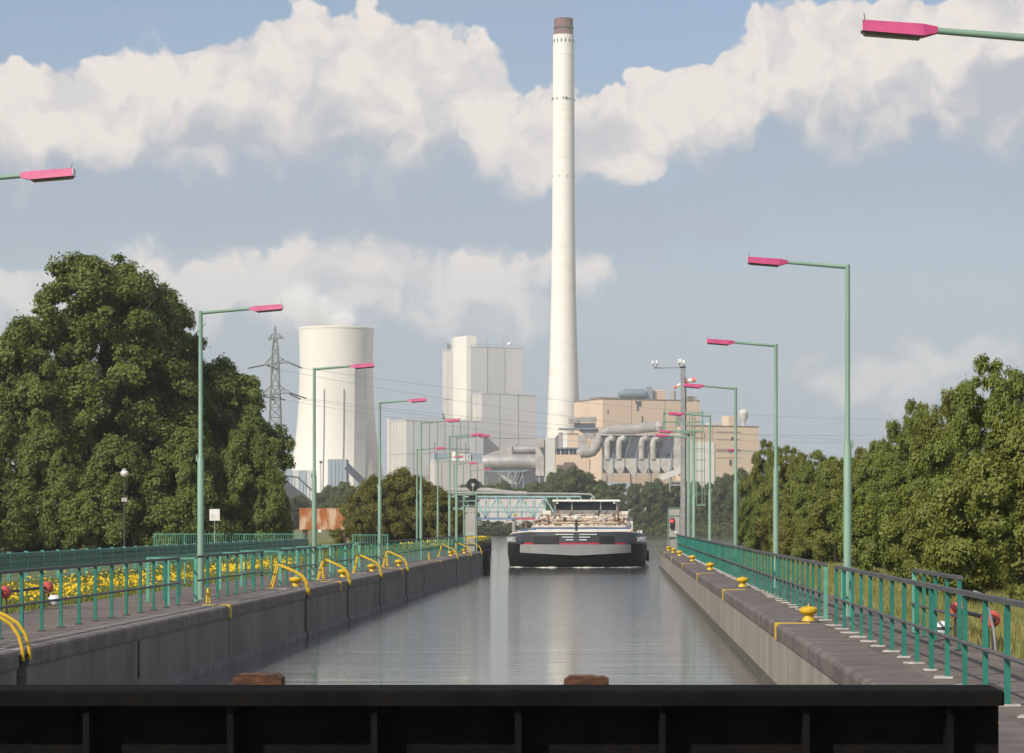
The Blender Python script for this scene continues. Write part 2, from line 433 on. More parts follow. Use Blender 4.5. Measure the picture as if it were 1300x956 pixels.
def water_mat():
    m = bpy.data.materials.new('water'); m.use_nodes = True; MAT['water'] = m
    t = NT(m.node_tree); b = t.n['Principled BSDF']
    b.inputs['Base Color'].default_value = (0.098, 0.102, 0.096, 1)
    b.inputs['Roughness'].default_value = 0.045; b.inputs['IOR'].default_value = 1.333
    p = t.node('ShaderNodeNewGeometry').outputs['Position']
    big = t.noise(t.vm('MULTIPLY', p, (0.07, 0.42, 1)), 1.0, 2, 0.5, 0.3)
    a = t.noise(t.vm('MULTIPLY', p, (0.28, 1.5, 1)), 1.0, 3, 0.55, 0.4)
    c = t.noise(t.vm('MULTIPLY', p, (0.6, 2.1, 1)), 3.3, 4, 0.6, 0.3)
    # calm lanes and ruffled patches
    patch = t.step(t.noise(t.vm('MULTIPLY', p, (0.05, 0.03, 1)), 1.0, 3, 0.5), 0.36, 0.62)
    h = t.m('ADD', t.m('MULTIPLY', a, 0.034), t.m('MULTIPLY', c, t.m('ADD', 0.008, t.m('MULTIPLY', patch, 0.022))))
    h = t.m('ADD', h, t.m('MULTIPLY', big, 0.045))
    bn = t.node('ShaderNodeBump'); bn.inputs['Strength'].default_value = 1.0; bn.inputs['Distance'].default_value = 1.0
    t.put(bn.inputs['Height'], t.m('MULTIPLY', h, 0.5)); t.put(b.inputs['Normal'], bn.outputs[0])
water_mat()

# ------------------------------------------------------------------ ground, banks, water
WL, WR = -9.22, 3.08           # inner faces of the lock walls
LEND, REND = 190.0, 203.0
left_bank = [(-9.9, -60), (-9.9, 190), (-15.9, 190.4), (-15.9, 301), (-22, 318), (-62, 728)]
right_bank = [(3.8, -60), (3.8, 203), (9, 206), (10, 214), (24, 240), (34, 485), (48, 728)]
GZ = -0.03
g = MB()
FARX = 3200
def strip(bank, sx):
    for (x0, y0), (x1, y1) in zip(bank[:-1], bank[1:]):
        if y1 - y0 < 0.01: continue
        g.add([(x0, y0, GZ), (x1, y1, GZ), (sx * FARX, y1, GZ), (sx * FARX, y0, GZ)], [(0, 1, 2, 3)])
strip(left_bank, -1); strip(right_bank, 1)
g.add([(-FARX, 728, GZ), (FARX, 728, GZ), (FARX, 3600, GZ), (-FARX, 3600, GZ)], [(0, 1, 2, 3)])
struct('ground', g, 'ground')
bk = MB()
poly = left_bank + list(reversed(right_bank))
for (x0, y0), (x1, y1) in zip(poly[:-1], poly[1:]):
    # sloping earth bank below the edge of the land, towards the water
    d = Vector((x1 - x0, y1 - y0)); n = Vector((d.y, -d.x)).normalized()
    e = 0.5 if y0 < 205 and y1 < 205 else 2.6
    bk.add([(x0, y0, GZ), (x1, y1, GZ), (x1 + n.x * e, y1 + n.y * e, -2.2), (x0 + n.x * e, y0 + n.y * e, -2.2)], [(0, 1, 2, 3)])
struct('canal_bank', bk, 'soil')
struct('water', MB().add([(-90, -60, WATER), (70, -60, WATER), (70, 735, WATER), (-90, 735, WATER)], [(0, 1, 2, 3)]), 'water')
# paved walkways on both lock walls
struct('walkway_left', MB().box(-13.1, -10.02, 10, 196, -0.2, -0.004), 'concrete_pave')
struct('walkway_right', MB().box(3.88, 5.75, 10, 205, -0.2, -0.004), 'concrete_pave')

# ------------------------------------------------------------------ lock walls
def lock_wall(side, joints, ladders, y0, y1, label):
    xi = WL if side < 0 else WR
    s = -1 if side < 0 else 1                       # direction from the chamber into the wall
    root = thing('lock_wall', (xi + s * 0.4, y0, WATER), label, 'wall')
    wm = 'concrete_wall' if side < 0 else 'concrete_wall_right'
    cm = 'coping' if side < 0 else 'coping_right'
    cuts = [(j - 0.05, j + 0.05, 'joint') for j in joints if y0 < j < y1] + [(l - 0.36, l + 0.36, 'ladder') for l in ladders]
    cuts.sort()
    ys = [y0]
    for a, b, k in cuts: ys += [a, b]
    ys.append(y1)
    def xb(a, b): return (min(xi + s * a, xi + s * b), max(xi + s * a, xi + s * b))
    for i in range(0, len(ys), 2):
        a, b = ys[i], ys[i + 1]
        x0, x1 = xb(0.0, 0.75)
        part('wall_block', MB().box(x0, x1, a, b, -3.2, -0.285), wm, root, world=True)
        # coping stones with a rounded front edge
        n = max(1, round((b - a) / 6.5)) if b - a > 3 else 1
        for q in range(n):
            ya = a + (b - a) * q / n + (0.006 if q else 0); yb = a + (b - a) * (q + 1) / n - (0.006 if q < n - 1 else 0)
            f = -s * 0.035
            prof = [(xi + f, -0.28), (xi + f, -0.07), (xi + f + s * 0.02, -0.03), (xi + f + s * 0.07, 0.0), (xi + s * 0.8, 0.0), (xi + s * 0.8, -0.28)]
            part('coping_stone', MB().prism(prof, 'y', ya, yb), cm, root, world=True)
        x0, x1 = xb(-0.06, 0.0) if True else (0, 0)
        part('waterline_strip', MB().box(x0, x1 , a, b, -1.6, WATER + (0.13 if side < 0 else 0.05)), 'waterline_strip' if side < 0 else 'moss', root, world=True)  # protruding strip at the waterline, pale on the left wall
        if side > 0:
            x0, x1 = xb(-0.025, 0.0)
            part('moss_band', MB().box(x0, x1, a, b, WATER + 0.05, WATER + 0.20), 'moss', root, world=True)
    for a, b, k in cuts:
        x0, x1 = xb(0.30, 0.75)
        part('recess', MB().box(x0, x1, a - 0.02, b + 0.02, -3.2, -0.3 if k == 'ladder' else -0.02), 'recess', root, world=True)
        if k == 'ladder':
            x0, x1 = xb(0.05, 0.28); ld = MB()
            for zz in np.arange(-1.3, -0.3, 0.28): ld.tube([(xi + s * 0.12, a, zz), (xi + s * 0.12, b, zz)], 0.018, 6)
            part('ladder_rungs', ld, 'steel_dark', root, world=True)
            x0, x1 = xb(0.0, 0.8)
            part('coping_cover', MB().box(x0, x1, a, b, -0.10, -0.008), 'steel_grey', root, world=True)
        else:
            # painted mark at the joint: a strip on the paving and one down the coping
            x0, x1 = xb(-0.048, 0.62)
            part('joint_mark', MB().box(x0, x1, a - 0.18, b + 0.10, -0.03, 0.008), 'yellow', root, world=True)
            x0, x1 = xb(-0.05, -0.02)
            part('joint_mark', MB().box(x0, x1, a - 0.18, b + 0.10, -0.30, -0.03), 'yellow', root, world=True)
            x0, x1 = xb(0.05, 0.30)
            part('joint_seal', MB().box(x0, x1, a - 0.0, b + 0.0, -3.2, -0.3), 'moss', root, world=True)
    return root
LJ = [39.5, 65.3, 91.3, 117.2, 143.0, 169.0]
LL = [42.6, 81.3, 93.9, 106.5, 119.8, 157.0, 171.5, 184.5]
RJ = [27.0, 53.4, 80.2, 106.6, 132.0, 158.0, 184.0]
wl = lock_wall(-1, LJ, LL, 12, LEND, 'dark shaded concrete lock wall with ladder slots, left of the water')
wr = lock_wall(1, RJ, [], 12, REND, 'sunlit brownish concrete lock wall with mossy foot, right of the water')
# dark timber fenders at the far end of the left wall, low slots in its face
for yy in (187.4, 188.3, 189.3):
    part('fender_post', MB().bbox(WL + 0.045, WL + 0.40, yy, yy + 0.6, -2.2, 0.05, 0.05), 'dark_timber', wl, world=True)
for yy in (52.9, 131.2):
    part('slot', MB().box(WL - 0.0, WL + 0.012, yy, yy + 0.14, -1.05, -0.33), 'recess', wl, world=True)
for yy in (35.2,):
    part('slot', MB().box(WR - 0.012, WR, yy, yy + 0.10, -0.9, -0.36), 'recess', wr, world=True)

# ------------------------------------------------------------------ lock gate in front of the camera
gt = thing('lock_gate', (-3.07, 21.7, WATER), 'black steel lock gate crossing the water at the bottom, rusty timber posts on top', 'lock gate')
GT = 0.63
part('top_beam', MB().bbox(WL + 0.06, WR - 0.06, 21.55, 22.35, GT - 0.12, GT, 0.02), 'gate_black', gt, world=True)
part('skin_plate', MB().box(WL + 0.06, WR - 0.06, 21.9, 21.98, -2.6, GT - 0.12), 'gate_black', gt, world=True)
for i in range(11):
    xx = WL + 0.5 + i * 1.13
    part('stiffener', MB().box(xx, xx + 0.05, 21.62, 21.9, -2.6, GT - 0.12), 'gate_black', gt, world=True)
for zz in (-0.35, -1.15):
    part('girder', MB().box(WL + 0.06, WR - 0.06, 21.58, 21.615, zz, zz + 0.1), 'gate_black', gt, world=True)
for cx, w, h, seed in ((X(323, 22.2), 0.39, 0.082, 3), (X(744, 22.2), 0.365, 0.062, 5)):
    rg = random.Random(seed); nb = 9
    mb = MB(); top = []
    prof = [(cx - w / 2, GT - 0.6)]
    for k in range(nb):
        u = k / (nb - 1); edge = min(u, 1 - u)
        prof.append((cx - w / 2 + w * u + 0.0, GT + h - (0.028 if edge < 0.05 else 0) + rg.uniform(-0.006, 0.006)))
    prof.append((cx + w / 2, GT - 0.6))
    mb.prism(prof, 'y', 22.36, 22.62)
    part('timber_post', mb, 'timber', gt, world=True)

# ------------------------------------------------------------------ railings
PH = 1.10
_post_me = MB().box(-0.028, 0.028, -0.036, 0.036, 0.0, PH - 0.02).mesh('post', 'rail_green')
_post_lt = MB().box(-0.04, 0.04, -0.045, 0.045, 0.0, PH + 0.0).mesh('post', 'rail_light')
_pad_me = MB().bbox(-0.14, 0.11, -0.15, 0.17, 0.0, 0.02, 0.015).mesh('base_pad', 'grout')
_plate_me = MB().box(-0.07, 0.07, -0.08, 0.08, 0.0, 0.014).mesh('base_plate', 'steel_dark')
def railing(x, y0, y1, label, group, back=0.0, spacing=1.7, pads=False, first_light=True, last_light=False, name='railing'):
    """posts with a top and a middle rail along the wall; back = length of a return towards the land"""
    r = thing(name, (x, (y0 + y1) / 2, 0), label, 'railing', group)
    n = max(1, round((y1 - y0) / spacing))
    rg = random.Random(int(y0 * 10))
    for i in range(n + 1):
        yy = y0 + (y1 - y0) * i / n
        lt = (i == 0 and first_light) or (i == n and last_light)
        p = link('post', _post_lt if lt else _post_me, r, (rg.uniform(-0.006, 0.006), yy - r.location.y, 0), rg.uniform(-0.06, 0.06))
        if pads: link('base_pad', _pad_me, p, (rg.uniform(-0.03, 0.03), 0, -0.002), rg.uniform(-0.6, 0.6)).scale = (rg.uniform(0.6, 1.25), rg.uniform(0.6, 1.25), 1)
        else: link('base_plate', _plate_me, p)
    part('top_rail', MB().box(x - 0.045, x + 0.045, y0 - 0.06, y1 + 0.06, PH - 0.02, PH + 0.035), 'rail_top', r, world=True)
    part('middle_rail', MB().tube([(x + (0.05 if x < 0 else -0.05), y0, 0.53), (x + (0.05 if x < 0 else -0.05), y1, 0.53)], 0.024, 8), 'rail_top', r, smooth=True, world=True)
    if back:
        s = -1 if x < 0 else 1
        for yy in (y0, y1):
            sgn = 1 if yy == y0 else -1
            yq = yy + sgn * 0.12
            m = max(1, round(abs(back) / 0.8))
            for i in range(1, m + 1):
                link('post', _post_me if i < m else _post_lt, r, (s * back * i / m, yq - r.location.y, 0))
            for zz, nm in ((PH, 'return_rail'), (0.53, 'return_rail')):
                part(nm, MB().box(min(x, x + s * back), max(x, x + s * back), yq - 0.02, yq + 0.02, zz - 0.04, zz), 'rail_light' if zz > 1 else 'rail_top', r, world=True)
        # back row of the little pen
        xr = x + s * back
        part('back_rail', MB().box(xr - 0.02, xr + 0.02, y0 + 0.1, y1 - 0.1, PH - 0.05, PH), 'rail_light', r, world=True)
        k = max(1, round((y1 - y0) / 2.6))
        for i in range(1, k):
            link('post', _post_me, r, (s * back, y0 + (y1 - y0) * i / k - r.location.y, 0))
    return r
def gate(x, y0, y1, label, group):
    """light green framed gate closing a gap in the railing, hung a little behind it"""
    r = thing('railing_gate', (x, y0, 0), label, 'gate', group)
    for yy in (y0 + 0.1, y1 - 0.1): part('gate_stile', MB().box(x - 0.015, x + 0.015, yy - 0.02, yy + 0.02, 0.461, 0.999), 'rail_light', r, world=True)
    for zz in (1.0, 0.42):
        part('gate_bar', MB().box(x - 0.018, x + 0.018, y0 - 0.02, y1 + 0.02, zz, zz + 0.04), 'rail_light', r, world=True)
    part('gate_post', MB().box(x - 0.03, x + 0.03, y0 - 0.03, y0 + 0.03, 0, 1.1), 'rail_light', r, world=True)
    return r
RXL, RXR = -10.35, 4.13
secs = [(34.2, 64.8, 0), (67.6, 80.1, 1.2), (84.4, 94.2, 1.2), (99.0, 106.8, 1.2), (110.0, 118.0, 1.0), (123.6, 184.0, 0)]
llab = ['long green railing nearest on the left lock wall, beside the flower strip',
        'short green railing pen just behind the nearest left lamp post',
        'short green railing pen before the second left lamp post',
        'short green railing pen just past the second left lamp post, behind a yellow bollard',
        'short green railing pen before the third left lamp post',
        'long green railing running to the signal cabinet at the far end of the left wall']
for (a, b, bk_), lb in zip(secs, llab): railing(RXL, a, b, lb, 'railings on the left lock wall', bk_)
glab = ['pale green gate in the railing gap by the nearest left lamp post', 'pale green gate between the first and second railing pens on the left wall',
        'pale green gate in the railing gap by the second left lamp post', 'pale green gate between the third and fourth railing pens on the left wall',
        'pale green gate in the railing gap by the third left lamp post']
for i in range(5): gate(RXL - 0.25, secs[i][1] + 0.15, secs[i + 1][0] - 0.1, glab[i], 'gates in the left railing')
railing(RXR, 24.0, 52.2, 'green railing nearest on the right lock wall, on pale mortar pads', 'railings on the right lock wall', 0, 1.74, True, False)
railing(RXR, 55.0, 200.0, 'long green railing on the right lock wall behind the yellow bollards', 'railings on the right lock wall', 0, 1.70, True, True)
gate(RXR + 0.3, 52.5, 54.8, 'pale green gate in the right railing beside the nearest right lamp post', 'gates in the right railing')
for yy in (67.0, 80.0, 108.0, 150.0):   # thicker posts in the long right railing
    pass
railing(5.2, 42.0, 48.5, 'short dark railing behind the nearest right railing by the lamp post', 'railings on the right lock wall', 0, 1.6, False, False, True)

# teal panel fence on the land side, left
def panel_fence():
    x = -18.6
    r = thing('panel_fence', (x, 120, 0), 'dark teal board fence on posts behind the yellow flower strip', 'fence')
    pm = MB().box(-0.05, 0.05, -0.06, 0.06, 0, 1.06).mesh('post', 'rail_light')
    ys = [76.8 + 2.45 * i for i in range(37)]
    bl = 2.45 - 0.12
    bm_ = []
    prof = [(0.0, 0.0), (0.045, 0.035), (0.045, 0.155), (0.0, 0.19), (-0.02, 0.155), (-0.02, 0.035)]
    bme = MB().prism(prof, 'y', 0, bl).mesh('board', 'fence_teal')
    lme = MB()
    for k in range(16): lme.box(-0.004, 0.004, bl * k / 15 - 0.004, bl * k / 15 + 0.004, 0.06, 0.44)
    for zz in (0.08, 0.2, 0.32): lme.box(-0.004, 0.004, 0, bl, zz, zz + 0.01)
    lme = lme.mesh('mesh_panel', 'fence_teal')
    for i, yy in enumerate(ys):
        link('post', pm, r, (0, yy - 120, 0))
        if i < len(ys) - 1:
            for q in range(3): link('board', bme, r, (0, yy + 0.06 - 120, 0.45 + 0.195 * q))
            link('mesh_panel', lme, r, (0, yy + 0.06 - 120, 0))
    return r
panel_fence()
def bar_fence(x0, x1, y, h, label, step=0.14, m='rail_light', zbase=0.0):
    r = thing('bar_railing', ((x0 + x1) / 2, y, zbase), label, 'railing')
    bm_ = MB().box(-0.012, 0.012, -0.012, 0.012, 0.1, h - 0.03).mesh('bar', m)
    n = int((x1 - x0) / step)
    for i in range(n + 1):
        xx = x0 + (x1 - x0) * i / n
        link('bar', bm_, r, (xx - r.location.x, 0, 0))
    k = max(1, round((x1 - x0) / 2.0))
    pm = MB().box(-0.04, 0.04, -0.04, 0.04, 0, h + 0.02).mesh('post', m)
    for i in range(k + 1): link('post', pm, r, (x0 + (x1 - x0) * i / k - r.location.x, 0.06, 0))
    for zz in (h - 0.03, 0.1): part('rail', MB().box(x0, x1, y - 0.025, y + 0.025, zbase + zz, zbase + zz + 0.04), m, r, world=True)
    return r
bar_fence(X(196, 168), X(386, 168), 168, 1.28, 'pale green bar railing crossing behind the teal board fence, before the trees')
bar_fence(X(448, 160), X(492, 160), 160, 1.26, 'small pale green bar railing between the rusty frame and the third left lamp post')

# ------------------------------------------------------------------ lamp posts
LH = 7.30
def lamp_proto():
    r = thing('lamp_post', (0, 0, 0), 'lamp', 'lamp post')
    part('pole', MB().lathe([(0.085, 0.0), (0.082, 3.55), (0.055, 3.62), (0.052, LH)], 14), 'lamp_green', r, smooth=True)
    part('base_flange', MB().lathe([(0.15, 0.0), (0.15, 0.03), (0.09, 0.04)], 14), 'lamp_green', r, smooth=True)
    part('access_box', MB().bbox(-0.115, -0.07, -0.04, 0.04, 3.5, 3.66, 0.01), 'lamp_green', r)
    part('arm', MB().tube([(-0.02, 0, LH - 0.04), (0.05, 0, LH - 0.045), (1.28, 0, LH + 0.055)], [0.047, 0.045, 0.036], 12), 'lamp_green', r, smooth=True)
    def sec(x, z, w, h): return [(x, -w * 0.72, z + h), (x, w * 0.72, z + h), (x, w, z), (x, -w, z)]
    hz = LH + 0.045
    rings = [sec(1.24, hz - 0.02, 0.045, 0.07), sec(1.40, hz - 0.06, 0.10, 0.135), sec(2.07, hz - 0.005, 0.115, 0.125)]
    mb = MB(); vs = sum(rings, [])
    fs = [(3, 2, 1, 0), (8, 9, 10, 11)]
    for k in (0, 4):
        for i in range(4): j = (i + 1) % 4; fs.append((k + i, k + j, k + 4 + j, k + 4 + i))
    hd = part('lamp_head', mb.add(vs, fs), 'lamp_pink', r)
    part('lens', MB().add([(1.42, -0.085, hz - 0.062), (1.42, 0.085, hz - 0.062), (2.06, 0.1, hz - 0.010), (2.06, -0.1, hz - 0.010),
                           (1.44, -0.06, hz - 0.092), (1.44, 0.06, hz - 0.092), (2.04, 0.075, hz - 0.040), (2.04, -0.075, hz - 0.040)],
                          [(0, 1, 2, 3), (7, 6, 5, 4), (0, 4, 5, 1), (1, 5, 6, 2), (2, 6, 7, 3), (3, 7, 4, 0)]), 'lamp_glass', hd)
    part('end_cap', MB().box(2.071, 2.082, -0.10, 0.10, hz, hz + 0.118), 'white_paint', hd)
    part('bird_spike', MB().tube([(2.03, 0, hz + 0.11), (2.05, 0, hz + 0.20)], 0.005, 5), 'steel_dark', hd)
    return r
lamp0 = lamp_proto()
lamp_used = [False]
lamp_kids = [(c, children(c)) for c in children(lamp0)]
def put_lamp(x, y, rz, label, group, z=0.0, sz=1.0):
    if not lamp_used[0]: o = lamp0; lamp_used[0] = True
    else:
        o = lamp0.copy(); COL.objects.link(o)
        for c, ks in lamp_kids:
            cc = c.copy(); COL.objects.link(cc); cc.parent = o
            for k in ks:
                kk = k.copy(); COL.objects.link(kk); kk.parent = cc
    o.location = (x, y, z); o.rotation_euler = (0, 0, rz); o['label'] = label; o['group'] = group
    o.scale = (1, 1, sz)
    return o
rgl = random.Random(4)
left_lamps = [(-10.56, 43.0, 'nearest left lamp post, only its pink head and arm reaching in at the left edge'),
    (-10.56, 69.7, 'tall green lamp post with pink head standing in the nearest left railing gap'),
    (-10.5, 95.2, 'green lamp post with pink head in front of the cooling tower'),
    (-10.55, 121.9, 'green lamp post with pink head to the right of the cooling tower foot'),
    (-10.45, 146.0, 'green lamp post with pink head in front of the middle of the grey turbine hall'),
    (-10.35, 169.0, 'green lamp post with pink head, left one of the close pair before the signal cabinet'),
    (-10.07, 171.6, 'green lamp post with pink head, right one of the close pair before the signal cabinet')]
for i, (x, y, lb) in enumerate(left_lamps): put_lamp(x, y, rgl.uniform(-0.03, 0.03), lb, 'lamp posts on the left lock wall')
for i, (x, y) in enumerate([(-14.6, 200), (-14.8, 226), (-14.9, 250), (-15.0, 280)]):
    put_lamp(x, y, rgl.uniform(-0.03, 0.03), ORD[i] + ' small distant lamp post from the left, on the bank beyond the left wall', 'lamp posts on the left bank beyond the lock')
right_lamps = [(4.75, 30.3, 'nearest right lamp post, only its pink head and arm reaching in at the top right'),
    (4.755, 57.2, 'tall green lamp post with pink head standing at the nearest right railing gap'),
    (4.72, 82.6, 'second tallest green lamp post on the right wall, against the sky over the bushes'),
    (4.64, 109.0, 'green lamp post with pink head in front of the windsock'),
    (4.55, 137.0, 'green lamp post with pink head just right of the caged ladder'),
    (4.5, 164.0, 'green lamp post with pink head beside the thick green gantry mast'),
    (4.35, 171.0, 'farthest green lamp post on the right wall, close behind the grey camera mast')]
for i, (x, y, lb) in enumerate(right_lamps): put_lamp(x, y, PI + rgl.uniform(-0.03, 0.03), lb, 'lamp posts on the right lock wall')
put_lamp(10.2, 205.0, PI, 'small distant lamp post rising out of the bushes before the beige building', 'lamp posts on the right bank')

# ------------------------------------------------------------------ yellow ladder handrails, bollards
def hoop(y, label, s=1.0):
    r = thing('ladder_handrail', (WL, y, 0), label, 'handrail', 'yellow ladder handrails on the left wall')
    for dy in (-0.24, 0.24):
        pts = [(-1.02, dy, -0.01), (-0.84, dy, 0.66), (-0.80, dy, 0.70), (-0.74, dy, 0.69), (-0.30, dy, 0.50), (-0.12, dy, 0.39), (0.0, dy, 0.22), (0.06, dy, 0.02), (0.075, dy, -0.18)]
        part('tube', MB().tube(pts, 0.028, 8), 'yellow', r, smooth=True)
    part('foot_plate', MB().box(-1.12, -0.50, -0.34, 0.34, 0.001, 0.012), 'grout', r)
    return r
hl = ['yellow ladder handrail cut by the left edge of the picture', 'yellow ladder handrail in front of the second railing pen on the left wall',
      'yellow ladder handrail below the second left lamp post, next to a yellow bollard', 'yellow ladder handrail before the third left lamp post',
      'yellow ladder handrail just past the third left lamp post', 'yellow ladder handrail, third from the far end of the left wall',
      'yellow ladder handrail, second from the far end of the left wall', 'yellow ladder handrail at the far end of the left wall']
for y, lb in zip(LL, hl): hoop(y, lb)
def arch(x, y, h, label):
    r = tag(link('marker_hoop', MB().tube([(x - 0.02, y - 0.14, 0), (x - 0.01, y - 0.12, h * 0.7), (x, y - 0.05, h * 0.96), (x, y + 0.05, h * 0.96), (x + 0.01, y + 0.12, h * 0.7), (x + 0.02, y + 0.14, 0)], 0.024, 8).mesh('marker_hoop', 'yellow', True)), label, 'hoop', 'small yellow hoops')
arch(-9.95, 66.9, 0.36, 'small yellow hoop beside the foot of the nearest left lamp post')
arch(-9.9, 92.5, 0.45, 'small yellow hoop just before the handrail below the second left lamp post')
arch(-9.9, 118.2, 0.45, 'small yellow hoop just before the handrail past the third left lamp post')
arch(-9.85, 143.5, 0.45, 'small yellow hoop alone on the far part of the left wall')
_bol = None
def bollard(x, y, label, group, sc=1.0):
    global _bol
    r = thing('mooring_bollard', (x, y, 0), label, 'bollard', group, rz=random.uniform(-0.2, 0.2))
    if _bol is None:
        _bol = [('base_plate', MB().bbox(-0.22, 0.22, -0.2, 0.2, 0.0, 0.025, 0.02).mesh('base_plate', 'steel_dark')),
                ('stem', MB().lathe([(0.135, 0.025), (0.12, 0.06), (0.085, 0.12), (0.085, 0.15)], 16).mesh('stem', 'yellow', True)),
                ('cap', MB().lathe([(0.085, 0.14), (0.165, 0.185), (0.185, 0.225), (0.175, 0.27), (0.13, 0.30), (0.05, 0.31), (0.018, 0.315), (0.014, 0.36)], 20).mesh('cap', 'yellow', True))]
    for n, me in _bol:
        o = link(n, me, r); o.scale = (sc, sc, sc)
    return r
rb = [(3.72, 53.9), (3.73, 82.8), (3.76, 113.0), (3.72, 138.6), (3.6, 162.0), (3.55, 178.0), (3.5, 192.0)]
for i, (x, y) in enumerate(rb): bollard(x, y, 'yellow mushroom bollard on the right wall, ' + ('nearest one' if i == 0 else ORD[i] + ' from the camera' if i < 6 else 'farthest one'), 'yellow bollards on the right wall')
for y, lb in [(83.2, 'beside the nearest full handrail'), (97.5, 'behind the handrail below the second lamp'), (109.0, 'under the handrail before the third lamp post'), (122.4, 'under the handrail just past the third lamp post'), (160.5, 'third from the far end'), (174.5, 'second from the far end'), (187.0, 'at the far end')]:
    bollard(-9.75, y, 'yellow mushroom bollard on the left wall, ' + lb, 'yellow bollards on the left wall')

# ------------------------------------------------------------------ rescue poles with floats
def rescue(x, y0, y1, side, label):
    r = thing('rescue_pole', (x, (y0 + y1) / 2, 0), label, 'rescue pole')
    z = 0.46
    part('pole', MB().tube([(x, y0 - 0.5, z), (x, y1 + 0.5, z)], 0.035, 10), 'steel_dark', r, smooth=True, world=True)
    for yy in (y0, y1):
        part('float', MB().tube([(x, yy - 0.20, z), (x, yy - 0.17, z), (x, yy + 0.17, z), (x, yy + 0.20, z)], [0.10, 0.135, 0.135, 0.10], 14), 'red_float', r, smooth=True, world=True)
        part('stand', MB().tube([(x, yy - 0.25, z - 0.05), (x, yy - 0.25, 0.0)], 0.02, 8).tube([(x, yy + 0.25, z - 0.05), (x, yy + 0.25, 0.0)], 0.02, 8), 'steel_dark', r, world=True)
    bx = x - side * 0.35
    by = y1 - 0.8
    b = part('buoy', MB().lathe([(0.0, 0.0), (0.10, 0.02), (0.155, 0.09), (0.155, 0.16), (0.10, 0.23), (0.0, 0.25)], 16, (bx, by, 0.06), caps=False), 'white_paint', r, smooth=True, world=True)
    part('buoy_band', MB().lathe([(0.14, 0.095), (0.160, 0.10), (0.160, 0.15), (0.14, 0.155)], 16, (bx, by, 0.06)), 'steel_dark', r, smooth=True, world=True)
    part('rope', MB().tube([(x, by + 0.1, z), (bx, by + 0.12, 0.28), (bx - 0.1, by - 0.2, 0.02), (bx - 0.25, by - 0.6, 0.008)], 0.012, 6), 'deck_brown', r, smooth=True, world=True)
    # bent steel tube at the near end
    part('bent_tube', MB().tube([(x, y0 - 0.6, 0.0), (x - 0.03, y0 - 0.6, 0.3), (x - 0.10, y0 - 0.6, 0.62), (x - 0.22, y0 - 0.6, 0.86), (x - 0.34, y0 - 0.6, 0.9)], 0.02, 8), 'steel_grey', r, smooth=True, world=True)
rescue(5.75, 42.6, 46.8, 1, 'rescue pole with two red floats and a white buoy behind the right railing')
rescue(-13.15, 59.0, 63.4, -1, 'rescue pole with two red floats and a white buoy behind the left railing')

# ------------------------------------------------------------------ signals, cabinets and masts at the far end of the lock
def left_signal():
    d = 186.0
    r = thing('signal_cabinet', (X(597, d), d, 0), 'grey signal cabinet in a green frame topped by a black octagonal signal disc', 'signal')
    part('cabinet', MB().bbox(X(590.5, d), X(604, d), d, d + 0.6, Z(681, d), Z(652, d), 0.02), 'cabinet_grey', r, world=True)
    part('cabinet_top', MB().bbox(X(590.5, d), X(604, d), d, d + 0.6, Z(650.6, d), Z(643.5, d), 0.02), 'cabinet_grey', r, world=True)
    part('base_box', MB().bbox(X(591, d), X(603, d), d + 0.05, d + 0.6, 0.02, Z(683.5, d), 0.02), 'pipe_grey', r, world=True)
    for px in (588.6, 605.0):
        for yy in (d - 0.06, d + 0.66):
            part('frame_post', MB().box(X(px, d) - 0.035, X(px, d) + 0.035, yy - 0.035, yy + 0.035, 0, Z(627 if px < 600 else 628, d)), 'lamp_green', r, world=True)
    for py in (628, 636, 642, 680, 690):
        part('frame_bar', MB().box(X(588.6, d) + 0.036, X(605, d) - 0.036, d - 0.085, d - 0.035, Z(py, d) - 0.03, Z(py, d) + 0.03), 'lamp_green', r, world=True)
    part('bracket', MB().box(X(576, d), X(588.6, d) - 0.04, d - 0.05, d + 0.05, Z(647, d), Z(645, d)), 'lamp_green', r, world=True)
    part('bracket', MB().box(X(576, d), X(588.6, d) - 0.04, d - 0.05, d + 0.05, Z(629, d), Z(627, d)), 'lamp_green', r, world=True)
    for px, py in ((583, 632.5), (583, 640), (599, 632), (599, 640)):
        part('lamp_box', MB().bbox(X(px - 4.2, d), X(px + 4.2, d), d + 0.02, d + 0.35, Z(py + 3.2, d), Z(py - 3.2, d), 0.03), 'signal_black', r, world=True)
    disc = MB(); cx, cz = X(600.5, d), Z(615.5, d); ra = 8.7 * d / F
    disc.prism([(cx + ra * math.cos(PI / 8 + k * PI / 4), cz + ra * math.sin(PI / 8 + k * PI / 4)) for k in range(8)], 'y', d + 0.1, d + 0.16)
    dd = part('signal_disc', disc, 'signal_black', r, world=True)
    part('disc_centre', MB().bbox(cx - 0.10, cx + 0.10, d + 0.03, d + 0.095, cz - 0.10, cz + 0.10, 0.02), 'signal_pale', r, world=True)
    part('disc_post', MB().tube([(cx, d + 0.06, Z(628, d)), (cx, d + 0.06, cz - 0.1)], 0.045, 8), 'lamp_green', r, smooth=True, world=True)
left_signal()
